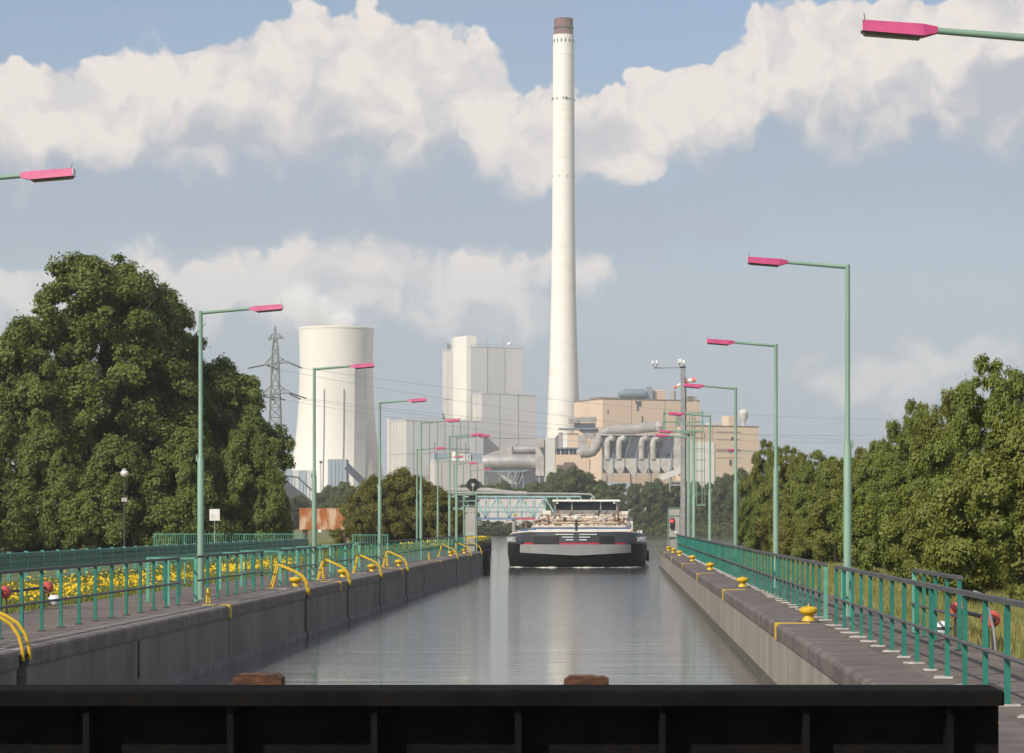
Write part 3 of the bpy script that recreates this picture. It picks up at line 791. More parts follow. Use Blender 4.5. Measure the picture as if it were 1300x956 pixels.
def right_signal():
    d = 192.0
    r = thing('signal_cabinet', (X(855, d), d, 0), 'grey signal cabinet with a lit red lamp on the far right wall', 'signal')
    part('cabinet', MB().bbox(X(849.5, d), X(863, d), d, d + 0.6, Z(682, d), Z(646.5, d), 0.02), 'cabinet_grey', r, world=True)
    part('base_box', MB().bbox(X(850, d), X(862, d), d + 0.05, d + 0.55, 0.0, Z(685, d), 0.02), 'pipe_grey', r, world=True)
    for px in (848, 864):
        part('frame_post', MB().box(X(px, d) - 0.03, X(px, d) + 0.03, d - 0.06, d, 0, Z(645.5, d)), 'lamp_green', r, world=True)
    for py in (645, 654.5, 681.5):
        part('frame_bar', MB().box(X(848, d) + 0.031, X(864, d) - 0.031, d - 0.055, d - 0.01, Z(py, d) - 0.025, Z(py, d) + 0.025), 'lamp_green', r, world=True)
    h = part('lamp_housing', MB().bbox(X(850.6, d), X(855.4, d), d - 0.16, d - 0.058, Z(671, d), Z(657.5, d), 0.02), 'signal_black', r, world=True)
    def lens(py, m, nm):
        part(nm, MB().tube([(X(853, d), d - 0.165, Z(py, d)), (X(853, d), d - 0.19, Z(py, d))], [0.105, 0.07], 14), m, r, smooth=True, world=True)
    lens(661.5, 'red_lamp', 'red_lens'); lens(667.3, 'signal_black', 'dark_lens')
    part('lamp_ball', MB().lathe([(0.0, -0.1), (0.07, -0.07), (0.1, 0), (0.07, 0.07), (0.0, 0.1)], 12, (X(858, d), d - 0.25, Z(676, d)), caps=False), 'white_paint', r, smooth=True, world=True)
    part('lamp_ball_post', MB().tube([(X(858, d), d - 0.25, 0), (X(858, d), d - 0.25, Z(677.5, d))], 0.03, 8), 'steel_grey', r, world=True)
right_signal()
def camera_mast():
    d = 186.0
    r = thing('camera_mast', (X(867, d), d, 0), 'tall grey steel mast with surveillance cameras on a side arm', 'mast')
    x = X(867, d)
    part('mast', MB().bbox(x - 0.165, x + 0.165, d - 0.165, d + 0.165, 0, Z(467, d), 0.03), 'steel_grey', r, world=True)
    part('cable_duct', MB().box(x + 0.168, x + 0.24, d - 0.05, d + 0.05, 0.4, Z(480, d)), 'pipe_grey', r, world=True)
    part('cap_plate', MB().box(x - 0.2, x + 0.2, d - 0.2, d + 0.2, Z(466.8, d), Z(465.3, d)), 'steel_dark', r, world=True)
    part('arm', MB().tube([(x - 0.16, d, Z(466.5, d)), (X(830, d), d, Z(467, d))], [0.035, 0.05], 8), 'steel_grey', r, smooth=True, world=True)
    def camh(px, py, s):
        part('camera_housing', MB().bbox(X(px, d) - 0.16 * s, X(px, d) + 0.16 * s, d - 0.3, d + 0.2, Z(py, d) - 0.11, Z(py, d) + 0.12, 0.05), 'white_paint', r, world=True)
        part('camera_bracket', MB().tube([(X(px, d), d, Z(466, d)), (X(px, d), d, Z(py, d) - 0.1)], 0.03, 6), 'steel_grey', r, world=True)
    camh(863, 458.5, 0.9); camh(868.3, 460, 0.7); camh(829, 460.5, 0.6); camh(834, 460, 0.5)
    part('side_bracket', MB().box(X(851.5, d), x - 0.166, d - 0.06, d + 0.06, Z(616.5, d), Z(614.5, d)).box(X(851.5, d), x - 0.166, d - 0.06, d + 0.06, Z(612.5, d), Z(610.5, d)), 'steel_grey', r, world=True)
    part('side_box', MB().bbox(X(849.5, d), X(851.4, d), d - 0.1, d + 0.15, Z(625, d), Z(606, d), 0.02), 'steel_grey', r, world=True)
camera_mast()
def gantry():
    d = 183.0
    r = thing('ladder_gantry', (X(874.5, d), d, 0), 'green gantry mast with a railed platform and a caged ladder', 'gantry')
    def B(nm, p0, p1, p2, p3, y0, y1): part(nm, MB().box(X(p0, d), X(p1, d), y0, y1, Z(p3, d), Z(p2, d)), 'lamp_green', r, world=True)
    B('mast', 872.3, 876.4, 549, 691.0, d - 0.1, d + 0.1)
    B('ladder_stile', 878.2, 879.4, 527, 699, d - 0.03, d + 0.03)
    B('ladder_stile', 881.6, 882.8, 527, 699, d - 0.03, d + 0.03)
    for i in range(24):
        py = 552 + i * 5.9
        part('rung', MB().box(X(879.4, d), X(881.6, d), d - 0.02, d + 0.02, Z(py, d), Z(py, d) + 0.035), 'lamp_green', r, world=True)
    B('platform', 842, 893, 546.5, 548.6, d - 0.4, d + 0.4)
    for px in (842, 858.5, 875.5, 892):
        for yy in (d - 0.38, d + 0.33):
            B('platform_post', px - 0.7 if px > 843 else px, px + 0.7 if px > 843 else px + 3.0, 522, 546.4, yy, yy + 0.05)
    for py in (524, 535):
        for yy in (d - 0.44, d + 0.385): B('platform_rail', 842, 893, py, py + 1.2, yy, yy + 0.05)
    for py in np.arange(556, 640, 14.0):
        hp = []
        for k in range(9):
            a = -0.2 + PI * 1.13 * k / 8
            hp.append((X(883, d) + 0.66 * math.sin(a * 0.95), d - 0.32 * math.cos(a), Z(py, d)))
        part('cage_hoop', MB().tube(hp, 0.016, 5), 'lamp_green', r, world=True)
    for px, yy in ((884.5, d - 0.30), (891.2, d - 0.2), (894.6, d), (891.2, d + 0.2)):
        B('cage_strap', px - 0.4, px + 0.4, 549.5, 641, yy - 0.01, yy + 0.01)
    B('cage_foot', 884, 895, 640.5, 642, d - 0.3, d + 0.2)
gantry()
def globe_lamp():
    d = 169.5
    r = thing('globe_lamp', (X(158, d), d, 0), 'slim dark lamp post with a round pale globe before the left trees', 'street lamp')
    x = X(158, d)
    part('pole', MB().lathe([(0.06, 0), (0.055, 2.3), (0.04, 2.35), (0.035, Z(606, d))], 10, (x, d, 0)), 'steel_dark', r, smooth=True, world=True)
    part('globe', MB().lathe([(0.0, -0.25), (0.12, -0.21), (0.22, -0.1), (0.25, 0.0), (0.22, 0.1), (0.12, 0.21), (0.0, 0.25)], 16, (x, d, Z(601, d)), caps=False), 'ship_white', r, smooth=True, world=True)
    part('globe_cap', MB().lathe([(0.24, -0.06), (0.13, 0.245), (0.02, 0.30)], 16, (x, d, Z(600.5, d))), 'steel_grey', r, smooth=True, world=True)
    part('notice_box', MB().bbox(x - 0.16, x + 0.2, d - 0.16, d - 0.07, Z(637, d), Z(632, d), 0.02), 'cabinet_grey', r, world=True)
globe_lamp()
def sign():
    d = 167.0
    r = thing('notice_sign', (X(272.5, d), d, 0), 'square white notice board on a thin post beside the nearest left lamp post', 'sign')
    x = X(272.5, d)
    part('post', MB().tube([(x, d + 0.05, 0), (x, d + 0.05, Z(648, d))], 0.03, 8), 'steel_grey', r, smooth=True, world=True)
    b = part('board', MB().bbox(X(266, d), X(279, d), d - 0.02, d + 0.02, Z(661, d), Z(646.3, d), 0.005), 'white_paint', r, world=True)
    for py, a, e in ((652.5, 268, 272), (654.5, 268, 274.5), (656.5, 267.5, 271.5), (657.3, 272.5, 274.5)):
        part('print_line', MB().box(X(a, d), X(e, d), d - 0.0245, d - 0.021, Z(py + 0.7, d), Z(py, d)), 'pipe_grey', r, world=True)
sign()
def rusty_frame():
    d = 262.0
    r = thing('rusty_portal', (X(413, d), d, 0), 'rusty steel beam resting on two brown posts in the meadow', 'steel frame')
    n = 7
    for i in range(n):
        a, b = 380 + 66 * i / n, 380 + 66 * (i + 1) / n
        part('plate', MB().box(X(a, d) + 0.01, X(b, d) - 0.01, d - 0.02 - (0.012 if i % 2 else 0), d + 0.6, Z(671.5, d), Z(646, d)), 'rust', r, world=True)
    part('top_flange', MB().box(X(379.5, d), X(446.5, d), d - 0.06, d + 0.66, Z(645.9, d), Z(645, d)), 'rust', r, world=True)
    part('bottom_flange', MB().box(X(379.5, d), X(446.5, d), d - 0.06, d + 0.66, Z(672.5, d), Z(671.6, d)), 'rust', r, world=True)
    for px in (387, 436):
        part('leg', MB().bbox(X(px - 3, d), X(px + 3, d), d + 0.1, d + 0.5, -0.05, Z(672.6, d), 0.03), 'rust_dark', r, world=True)
    part('small_sign', MB().box(X(404, d), X(408, d), d - 0.09, d - 0.065, Z(676, d), Z(672.0, d)), 'white_paint', r, world=True)
rusty_frame()
# timber guide jetty with yellow flowers beyond the end of the left wall
jt = thing('mooring_jetty', (-15.0, 250, WATER), 'dark timber jetty overgrown with yellow flowers beyond the left wall', 'jetty')
part('deck', MB().box(-16.2, -14.2, 191, 300.5, -0.35, 0.0), 'soil', jt, world=True)
for i in range(38):
    part('pile', MB().tube([(-14.1, 192.0 + i * 2.9, -2.2), (-14.1, 192.0 + i * 2.9, 0.15)], 0.18, 10), 'dark_timber', jt, smooth=True, world=True)
for zz in (-0.5, -1.1): part('waler', MB().box(-13.92, -13.8, 191, 300.5, zz, zz + 0.3), 'dark_timber', jt, world=True)
part('end_wall', MB().box(-16.2, -13.85, 300.52, 300.8, -2.2, 0.1), 'dark_timber', jt, world=True)
# ------------------------------------------------------------------ tanker barge
def ship():
    bx, by = -3.15, 206.0
    r = thing('tank_barge', (bx, by, WATER), 'black and grey inland tank barge entering the lock, red stripe across its bow', 'ship')
    W, P, LB, LEN = 5.35, 3.0, 7.0, 84.0
    def yf(x, w=W): return LB * (1 - max(0.0, 1 - (abs(x) / w) ** P) ** (1 / P))
    def outline(w, off, end):
        pts = []
        for k in range(41):
            a = PI * k / 40; c = -math.cos(a)
            x = w * math.copysign(abs(c) ** 0.9, c)
            pts.append((x, yf(x, w) + off))
        return pts + [(w, end - 5), (w * 0.85, end), (-w * 0.85, end), (-w, end - 5)]
    def loft(levels, cap_top=True, closed=True):
        mb = MB(); n = len(levels[0][1])
        for z, o in levels: mb.v += [(p[0], p[1], z if len(p) < 3 else p[2]) for p in o]
        for i in range(len(levels) - 1):
            for k in range(n if closed else n - 1):
                j = (k + 1) % n; mb.f.append((i * n + k, i * n + j, (i + 1) * n + j, (i + 1) * n + k))
        if cap_top: mb.f.append(tuple((len(levels) - 1) * n + k for k in range(n)))
        return mb
    part('hull', loft([(-0.7, outline(W - 0.5, 1.6, LEN - 1)), (0.0, outline(W - 0.12, 0.6, LEN)), (1.05, outline(W, 0.0, LEN)), (1.78, outline(W, 0.0, LEN))]), 'hull_black', r, smooth=True)
    def shell(x0, x1, z0, z1, m, nm, out=0.02, n=24, off=0.0, zc=0.0):
        xs = [x0 + (x1 - x0) * k / n for k in range(n + 1)]
        mb = MB()
        for z, o in ((z0, out), (z1, out), (z1, -0.05), (z0, -0.05)):
            mb.v += [(x, yf(x) - o + off, z - (zc * (1 - abs(x) / 4.4) if z == z0 else 0)) for x in xs]
        m_ = n + 1
        for k in range(4):
            for i in range(n): a, b = k * m_ + i, ((k + 1) % 4) * m_ + i; mb.f.append((a, a + 1, b + 1, b))
        return part(nm, mb, m, r)
    shell(-4.25, 4.1, 1.12, 1.73, 'hull_grey', 'bow_band', zc=0.22)
    # bulwark: stands on the hull, falling away aft along the sides
    bw = outline(W - 0.08, 0.12, 9.5)[:41]
    lo = [(p[0], p[1], 1.78) for p in bw] + [(W - 0.08, 11, 1.78)]; lo = [(-W + 0.08, 11, 1.78)] + lo
    hi = [(x * 0.985, y + 0.10, 2.66 - 0.55 * max(0, min(1, (y - 1.0) / 8))) for x, y, _ in lo]
    hi2 = [(x * 0.965, y + 0.18, z) for x, y, z in hi]; lo2 = [(x * 0.965, y + 0.18, z) for x, y, z in lo]
    part('bulwark', loft([(0, lo), (0, hi), (0, hi2), (0, lo2)], False, False), 'hull_slate', r, smooth=True)
    shell(-3.95, -3.25, 1.74, 1.845, 'hull_red', 'red_stripe'); shell(-1.25, 1.72, 1.74, 1.845, 'hull_red', 'red_stripe'); shell(2.9, 3.7, 1.74, 1.845, 'hull_red', 'red_stripe')
    shell(-3.2, -1.3, 1.80, 2.34, 'signal_black', 'anchor_pocket', 0.03, off=0.15); shell(1.75, 2.85, 1.80, 2.34, 'signal_black', 'anchor_pocket', 0.03, off=0.15)
    for z, a, b in ((2.44, 0.22, 1.55), (2.24, 0.22, 1.05), (2.04, 0.22, 0.80)):
        for s in (-1, 1):
            x0, x1 = sorted((s * a + 0.0, s * b))
            shell(x0, x1, z, z + 0.07, 'white_paint', 'bow_chevron', 0.045, 6, off=0.15)
    # rail cap and name
    part('bulwark_cap', MB().tube([(x, y + 0.04, z + 0.02) for x, y, z in hi], 0.05, 6), 'ship_white', r, smooth=True)
    cu = bpy.data.curves.new('name_text', 'FONT'); cu.body = 'SARELC'; cu.size = 0.52; cu.extrude = 0.012; cu.align_x = 'CENTER'
    to = bpy.data.objects.new('tmp', cu); COL.objects.link(to); bpy.context.view_layer.update()
    me = bpy.data.meshes.new_from_object(to.evaluated_get(bpy.context.evaluated_depsgraph_get())); bpy.data.objects.remove(to)
    me.materials.clear(); me.materials.append(MAT['white_paint'])
    for yy in (9, 14, 20, 27):
        part('tyre_fender', MB().tube([(-0.09, 0, 0), (-0.05, 0, 0), (0.05, 0, 0), (0.09, 0, 0)], [0.36, 0.42, 0.42, 0.36], 16), 'signal_black', r, smooth=True).location = (5.46, yy, 0.75)
    for s in (1, -1):
        o = link('name_lettering', me, r, (s * 4.83, 2.32, 1.93)); o.rotation_euler = (R(90), 0, s * R(66)); o.location.x += s * 0.10
    # deck, trunk, coamings
    part('foredeck', MB().box(-4.4, 4.4, 2.4, 11.5, 1.79, 2.25), 'deck_grey', r)
    part('tank_trunk', MB().bbox(-4.35, 4.35, 11.6, 66, 1.79, 2.85, 0.12), 'deck_cream', r)
    part('breakwater', MB().box(-3.9, 3.9, 9.6, 9.75, 2.25, 2.78), 'ship_white', r)
    part('blue_coaming', MB().box(-3.6, 4.0, 10.4, 10.5, 2.85, 2.98), 'ship_blue', r)
    part('blue_coaming', MB().box(-4.6, -3.3, 9.9, 10.1, 2.7, 2.86), 'ship_blue', r)
    part('breakwater', MB().box(-4.6, -3.4, 9.2, 9.6, 2.3, 2.69), 'ship_white', r)
    rg = random.Random(21)
    mats = ['deck_cream', 'deck_tan', 'deck_brown', 'ship_white', 'deck_grey', 'deck_tan', 'deck_cream']
    for i, (yy, zz) in enumerate([(12.5, 3.05), (13.2, 3.32), (17, 3.15), (22, 3.25), (22.6, 3.6), (30, 3.2), (31, 3.75), (38, 3.4), (46, 3.9), (47, 3.5), (54, 4.1), (60, 3.8)]):
        ra = rg.uniform(0.07, 0.13); w = rg.uniform(2.9, 4.1); a = -w + rg.uniform(-0.3, 0.3)
        part('cross_pipe', MB().tube([(a, yy, zz - 0.35), (a, yy, zz), (w, yy, zz), (w, yy, zz - 0.35)], ra, 8), ['deck_cream', 'deck_tan', 'ship_white'][i % 3], r, smooth=True)
    for i in range(9):
        x = -3.6 + i * 0.9 + rg.uniform(-0.2, 0.2); z = rg.uniform(2.98, 3.25)
        part('deck_pipe', MB().tube([(x, 14, z), (x, rg.uniform(40, 62), z)], rg.uniform(0.06, 0.11), 8), rg.choice(mats), r, smooth=True)
    mats = ['deck_brown', 'deck_tan', 'deck_brown', 'deck_grey', 'ship_white', 'deck_brown', 'steel_dark', 'deck_cream', 'deck_grey']
    for i in range(190):
        y = 13 + 51 * rg.random() ** 1.4; x = rg.uniform(-3.9, 3.9); z0 = 2.86; h = rg.uniform(0.35, 0.75) + (y - 14) / 50 * rg.uniform(0.5, 1.1); m = rg.choice(mats)
        k = rg.random()
        if k < 0.35: part('valve', MB().lathe([(0.16, 0), (0.16, 0.06), (0.06, 0.1), (0.06, h - 0.1), (0.19, h - 0.06), (0.19, h)], 10, (x, y, z0)), m, r, smooth=True)
        elif k < 0.6: part('tank_hatch', MB().bbox(x - 0.3, x + 0.3, y - 0.3, y + 0.3, z0, z0 + h * 0.8, 0.08), m, r)
        elif k < 0.85:
            dx = rg.uniform(-1.4, 1.4); part('hose', MB().tube([(x, y, z0 + 0.1), (x + dx * 0.25, y, z0 + h), (x + dx * 0.7, y + 0.3, z0 + h * 0.9), (x + dx, y + 0.5, z0 + 0.15)], 0.07, 7), m, r, smooth=True)
        else: part('vent_pipe', MB().tube([(x, y, z0), (x, y, z0 + h * 1.1), (x + 0.1, y - 0.12, z0 + h * 1.25), (x + 0.1, y - 0.3, z0 + h * 1.1)], 0.08, 8), m, r, smooth=True)
    # brown posts, bow mast, boom
    for x, y, h in ((2.85, 13.5, 1.75), (3.15, 14, 2.35), (-4.0 + 1.6, 13, 1.6), (-4.15, 12, 1.2)):
        part('deck_post', MB().tube([(x, y, 2.3), (x, y, 2.3 + h)], 0.09, 8), 'deck_brown', r, smooth=True)
    m = part('bow_mast', MB().tube([(-0.1, 7.5, 2.2), (-0.1, 7.5, 3.55)], 0.10, 10), 'steel_dark', r, smooth=True)
    part('bow_lamp', MB().lathe([(0, -0.2), (0.17, -0.14), (0.22, 0), (0.17, 0.14), (0, 0.2)], 12, (-0.1, 7.5, 3.75), caps=False), 'ship_white', r, smooth=True)
    part('boom', MB().tube([(1.0, 20, 3.3), (2.6, 22, 4.0)], 0.09, 8), 'ship_white', r, smooth=True)
    for i, (x, h) in enumerate(((-4.7, 1.6), (4.75, 1.2))):
        part('jack_staff', MB().tube([(x, 3.2, 2.2), (x, 3.2, 2.6 + h * (1 if i == 0 else 0.15))], 0.035, 6), 'deck_brown', r)
    part('marker_ball', MB().lathe([(0, -0.13), (0.12, 0), (0, 0.13)], 8, (-4.7, 3.2, 3.95), caps=False), 'yellow', r)
    # side rails along the gangway
    for s in (-1, 1):
        part('side_rail', MB().tube([(s * 5.0, 10, 2.75), (s * 5.0, 66, 2.6)], 0.03, 6).tube([(s * 5.0, 10, 2.45), (s * 5.0, 66, 2.3)], 0.025, 6), 'ship_white', r)
        for i in range(15):
            part('stanchion', MB().tube([(s * 5.0, 10 + i * 4, 1.78), (s * 5.0, 10 + i * 4, 2.72 - i * 0.01)], 0.028, 6), 'ship_white', r)
    # deck gear on the bow corners
    for x in (-4.3, -3.6, 4.0):
        part('mooring_bitt', MB().lathe([(0.12, 0), (0.12, 0.4), (0.17, 0.42), (0.17, 0.5)], 10, (x, 3.2, 2.25)), 'deck_cream', r, smooth=True)
    # accommodation and wheelhouse
    part('accommodation', MB().bbox(-4.6, 4.6, 68, 82, 1.79, 3.9, 0.1), 'ship_white', r)
    wh = part('wheelhouse', MB().bbox(-3.28, 3.05, 72, 78, 3.9, 4.62, 0.06), 'deck_grey', r)
    part('wheelhouse_core', MB().box(-3.05, 2.82, 72.5, 77.7, 4.62, 5.46), 'ship_glass', r)
    for a, b in ((-3.16, -1.62), (-1.46, 1.28), (1.44, 2.93)):
        part('window', MB().box(a, b, 72.1, 72.14, 4.64, 5.46), 'ship_glass', r)
    for x in (-3.22, -1.54, 1.36, 2.99):
        part('window_post', MB().box(x - 0.055, x + 0.055, 72.02, 72.16, 4.62, 5.5), 'steel_grey', r)
    part('wheelhouse_roof', MB().bbox(-3.5, 3.35, 71.6, 78.3, 5.5, 5.68, 0.06), 'ship_white', r)
    for x in (-3.0, 2.75): part('search_light', MB().lathe([(0, -0.12), (0.11, -0.06), (0.12, 0), (0.11, 0.06), (0, 0.12)], 10, (x, 71.8, 5.36), caps=False), 'white_paint', r, smooth=True)
    part('vent_trunk', MB().bbox(3.3, 4.15, 67, 68.2, 1.79, 4.5, 0.05), 'ship_white', r)
    part('vent_trunk', MB().bbox(4.0, 4.6, 64, 65.5, 1.79, 3.5, 0.05), 'ship_white', r)
    part('vent_trunk', MB().bbox(-4.3, -3.5, 66.5, 67.8, 1.79, 4.55, 0.05), 'ship_white', r)
    bwv = MB()
    for q, (ra, off) in enumerate(((0.05, 0.42), (0.035, 0.1))):
        bwv.tube([(x + bx, yf(x) + off + by + 0.06 * math.sin(x * 7 + q), WATER + 0.005) for x in np.linspace(-5.0, 5.0, 40)], [ra * max(0.02, math.sin(i * 0.9 + 2 * q) * math.sin(i * 0.37 + q) * 1.3) for i in range(40)], 5)
    tag(link('bow_wave', bwv.mesh('bow_wave', 'ship_white', True)), 'thin white bow wave along the foot of the barge', 'wave', kind='stuff')
ship()

# ------------------------------------------------------------------ pipe bridge and the pale shed behind it
def bridge():
    d = 716.0
    r = thing('truss_bridge', (X(655, d), d, WATER), 'pale turquoise steel truss bridge crossing the canal behind the barge', 'bridge')
    L, Rr = X(555, d), X(752, d); zt, zb = Z(629.5, d), Z(657, d)
    n = 13
    for yy in (d, d + 4.5):
        part('top_chord', MB().box(L, Rr - 3, yy, yy + 0.3, zt - 0.35, zt), 'bridge_cyan', r, world=True)
        part('bottom_chord', MB().box(L, Rr, yy - 0.05, yy + 0.35, zb - 0.55, zb), 'bridge_blue', r, world=True)
        for i in range(n):
            xa = L + (Rr - L) * i / n; xb_ = L + (Rr - L) * (i + 1) / n
            part('vertical', MB().box(xa, xa + 0.25, yy + 0.02, yy + 0.27, zb, zt - 0.35), 'bridge_cyan', r, world=True)
            a, b = ((xa, yy + 0.15, zb), (xb_, yy + 0.15, zt - 0.2)) if i % 2 == 0 else ((xa, yy + 0.15, zt - 0.2), (xb_, yy + 0.15, zb))
            part('diagonal', MB().bar(a, b, 0.26, 0.3), 'bridge_cyan', r, world=True)
        part('handrail', MB().box(L, Rr, yy - 0.15, yy - 0.08, zb + 1.3, zb + 1.42), 'bridge_cyan', r, world=True)
    part('deck', MB().box(L, Rr, d + 0.4, d + 4.4, zb - 0.5, zb - 0.2), 'bridge_blue', r, world=True)
    part('red_board', MB().box(X(655, d), X(681, d), d - 0.2, d - 0.08, zb - 0.5, zb - 0.1), 'hull_red', r, world=True)
    part('pipe', MB().tube([(L, d + 2, Z(625.5, d)), (X(735, d), d + 2, Z(627, d)), (X(750, d), d + 2, Z(627.5, d)), (X(754, d), d + 2, Z(631, d)), (X(755, d), d + 2, Z(660, d))], 0.28, 8), 'pipe_grey', r, smooth=True, world=True)
    part('thick_pipe', MB().tube([(L, d + 3.5, Z(622, d)), (X(620, d), d + 3.5, Z(622.5, d)), (X(650, d), d + 3.5, Z(626.5, d)), (X(668, d), d + 3.5, Z(627.2, d))], 0.75, 10), 'pipe_grey', r, smooth=True, world=True)
    for px in (566, 650, 748):
        part('pier', MB().box(X(px, d), X(px, d) + 0.8, d + 0.4, d + 4.4, -2.5, zb - 0.5), 'pipe_grey', r, world=True)
bridge()
def shed():
    d = 790.0
    r = thing('warehouse', (X(640, d), d, 0), 'long pale low shed with blue stripes seen through the truss bridge', 'building')
    n = 9; a0, b0 = 585, 692
    part('core', MB().box(X(a0, d), X(b0, d), d + 0.15, d + 14, 0, Z(632, d)), 'clad_joint', r, world=True)
    for i in range(n):
        a, b = a0 + (b0 - a0) * i / n, a0 + (b0 - a0) * (i + 1) / n
        part('panel', MB().box(X(a, d) + 0.05, X(b, d) - 0.05, d, d + 0.2, 0, Z(633, d)), 'clad_cream', r, world=True)
    for py in (643, 649): part('blue_stripe', MB().box(X(a0, d), X(b0, d), d - 0.06, d - 0.01, Z(py + 1.6, d), Z(py, d)), 'clad_blue', r, world=True)
    part('roof', MB().prism([(d - 0.3, Z(632.0, d)), (d + 14, Z(632.0, d)), (d + 7, Z(630, d))], 'x', X(a0 - 1, d), X(b0 + 1, d)), 'pipe_grey', r, world=True)
shed()

# ------------------------------------------------------------------ power station
D0 = 1590.0
TH = R(25)
def bldg(name, label, l, c, rr, ytop, d, m_front, m_left, front_edges, left_n, roof='clad_grey', joint='clad_joint', hsplit=None, cat='building', ybot=None):
    """block turned 25 degrees; l / c / rr are the photograph columns of its left edge, near corner and right edge"""
    k = d / F
    W = (rr - c) * k / math.cos(TH); L = max(2.0, (c - l) * k / math.sin(TH)); H = Z(ytop, d)
    r = thing(name, (X(c, d), d, 0), label, cat, rz=TH)
    part('core', MB().box(0.3, W - 0.05, 0.3, L - 0.05, 0, H - 0.3), joint, r)
    hs = [0.0] + sorted(Z(y, d) for y in (hsplit or [])) + [H]
    gap = 0.22
    e = [W * (x - c) / (rr - c) for x in front_edges]
    for i in range(len(e) - 1):
        for j in range(len(hs) - 1):
            part('panel', MB().box(e[i] + gap, e[i + 1] - gap, 0.0, 0.32, hs[j] + gap * 0.6, hs[j + 1] - gap * 0.6), m_front, r)
    for i in range(left_n):
        a, b = L * i / left_n, L * (i + 1) / left_n
        for j in range(len(hs) - 1):
            part('panel', MB().box(0.0, 0.32, a + 0.35, b - gap, hs[j] + gap * 0.6, hs[j + 1] - gap * 0.6), m_left, r)
    part('roof', MB().box(-0.15, W + 0.1, -0.15, L, H, H + 0.7), roof, r)
    r['_w'] = W; r['_l'] = L; r['_h'] = H
    return r
bh = bldg('boiler_house', 'tallest grey panelled block with a bright white stair tower on its left corner', 556, 597, 663, 440.5, 1600, 'clad_grey', 'clad_cream', [597, 618.8, 640.5, 663], 5, hsplit=[504])
W_, L_, H_ = bh['_w'], bh['_l'], bh['_h']
part('stair_tower', MB().box(-2.2, -0.02, 0.4, 0.48 * L_, 0, Z(426, 1600)), 'clad_white', bh)
part('stair_tower', MB().box(-1.6, -0.03, 0.48 * L_ + 0.05, 0.60 * L_, 0, Z(428, 1600)), 'clad_cream', bh)
part('tower_roof', MB().box(-0.0, 4, 0.4, 0.48 * L_, H_ + 0.75, Z(426, 1600)), 'clad_white', bh)
for i in range(6):
    part('roof_vent', MB().tube([(1 + i * 0.9 - 3 * (i % 2), 0.72 * L_ + i * 0.6, H_ + 0.6), (1 + i * 0.9 - 3 * (i % 2), 0.72 * L_ + i * 0.6, H_ + 3.2 + (i % 3))], 0.35, 7), 'plant_dark', bh)
for px in (3, 12, 22): part('roof_mast', MB().tube([(px, 4, H_ + 0.6), (px, 4, H_ + 6.5)], 0.14, 6), 'steel_grey', bh)
part('roof_dome', MB().lathe([(0, 1.6), (0.9, 1.2), (1.2, 0.3), (0.8, -0.6)], 10, (W_ * 0.8, 5, H_ + 2.3), caps=False), 'white_paint', bh, smooth=True)
part('roof_rail', MB().box(0.2, W_ - 0.3, 0.3, 0.42, H_ + 1.7, H_ + 1.85), 'steel_grey', bh)
for i in range(9): part('roof_rail_post', MB().box(W_ * i / 8.2 + 0.3, W_ * i / 8.2 + 0.42, 0.3, 0.42, H_ + 0.7, H_ + 1.7), 'steel_grey', bh)
bldg('bunker_block', 'grey panelled block at right of the stair tower, lower than the tallest block', 598, 611.5, 680, 500.5, 1560, 'clad_grey', 'clad_cream', [611.5, 634.3, 657.4, 680], 2, hsplit=[556])
th = bldg('turbine_hall', 'long low pale grey hall with many upright cladding panels', 487.5, 515.5, 612, 534, 1520, 'clad_grey', 'clad_cream', [515.5 + 96.5 * i / 10 for i in range(11)], 6, hsplit=[576, 604])
part('end_pier', MB().box(-0.6, -0.01, th['_l'] * 0.86, th['_l'], 0, th['_h'] + 2.0), 'clad_cream', th)
part('roof_rail', MB().box(0.3, th['_w'], 1.2, 1.35, th['_h'] + 1.5, th['_h'] + 1.7), 'steel_grey', th)
sl = bldg('silo_house', 'small white panelled building below the long hall with a thin roof frame', 545, 552, 614, 586, 1470, 'clad_cream', 'clad_cream', [552 + 62 * i / 7 for i in range(8)], 1)
for a, b in ((0.03, 0.26), (0.78, 0.99)):
    part('roof_box', MB().box(sl['_w'] * a, sl['_w'] * b, 1, 6, sl['_h'] + 0.7, sl['_h'] + 4.6), 'clad_blue', sl)
part('roof_box', MB().box(sl['_w'] * 0.44, sl['_w'] * 0.74, 1.5, 7, sl['_h'] + 0.7, sl['_h'] + 5.4), 'clad_white', sl)
fr = MB()
for q in (0.0, 0.42, 0.62): fr.box(sl['_w'] * q, sl['_w'] * q + 0.3, 0.2, 0.5, sl['_h'] + 0.7, sl['_h'] + 8.2 + 2 * (q == 0.0) + 2.5 * (q > 0.5))
part('roof_frame', fr.box(0, sl['_w'] * 0.7, 0.2, 0.5, sl['_h'] + 6.6, sl['_h'] + 7.0), 'plant_dark', sl)

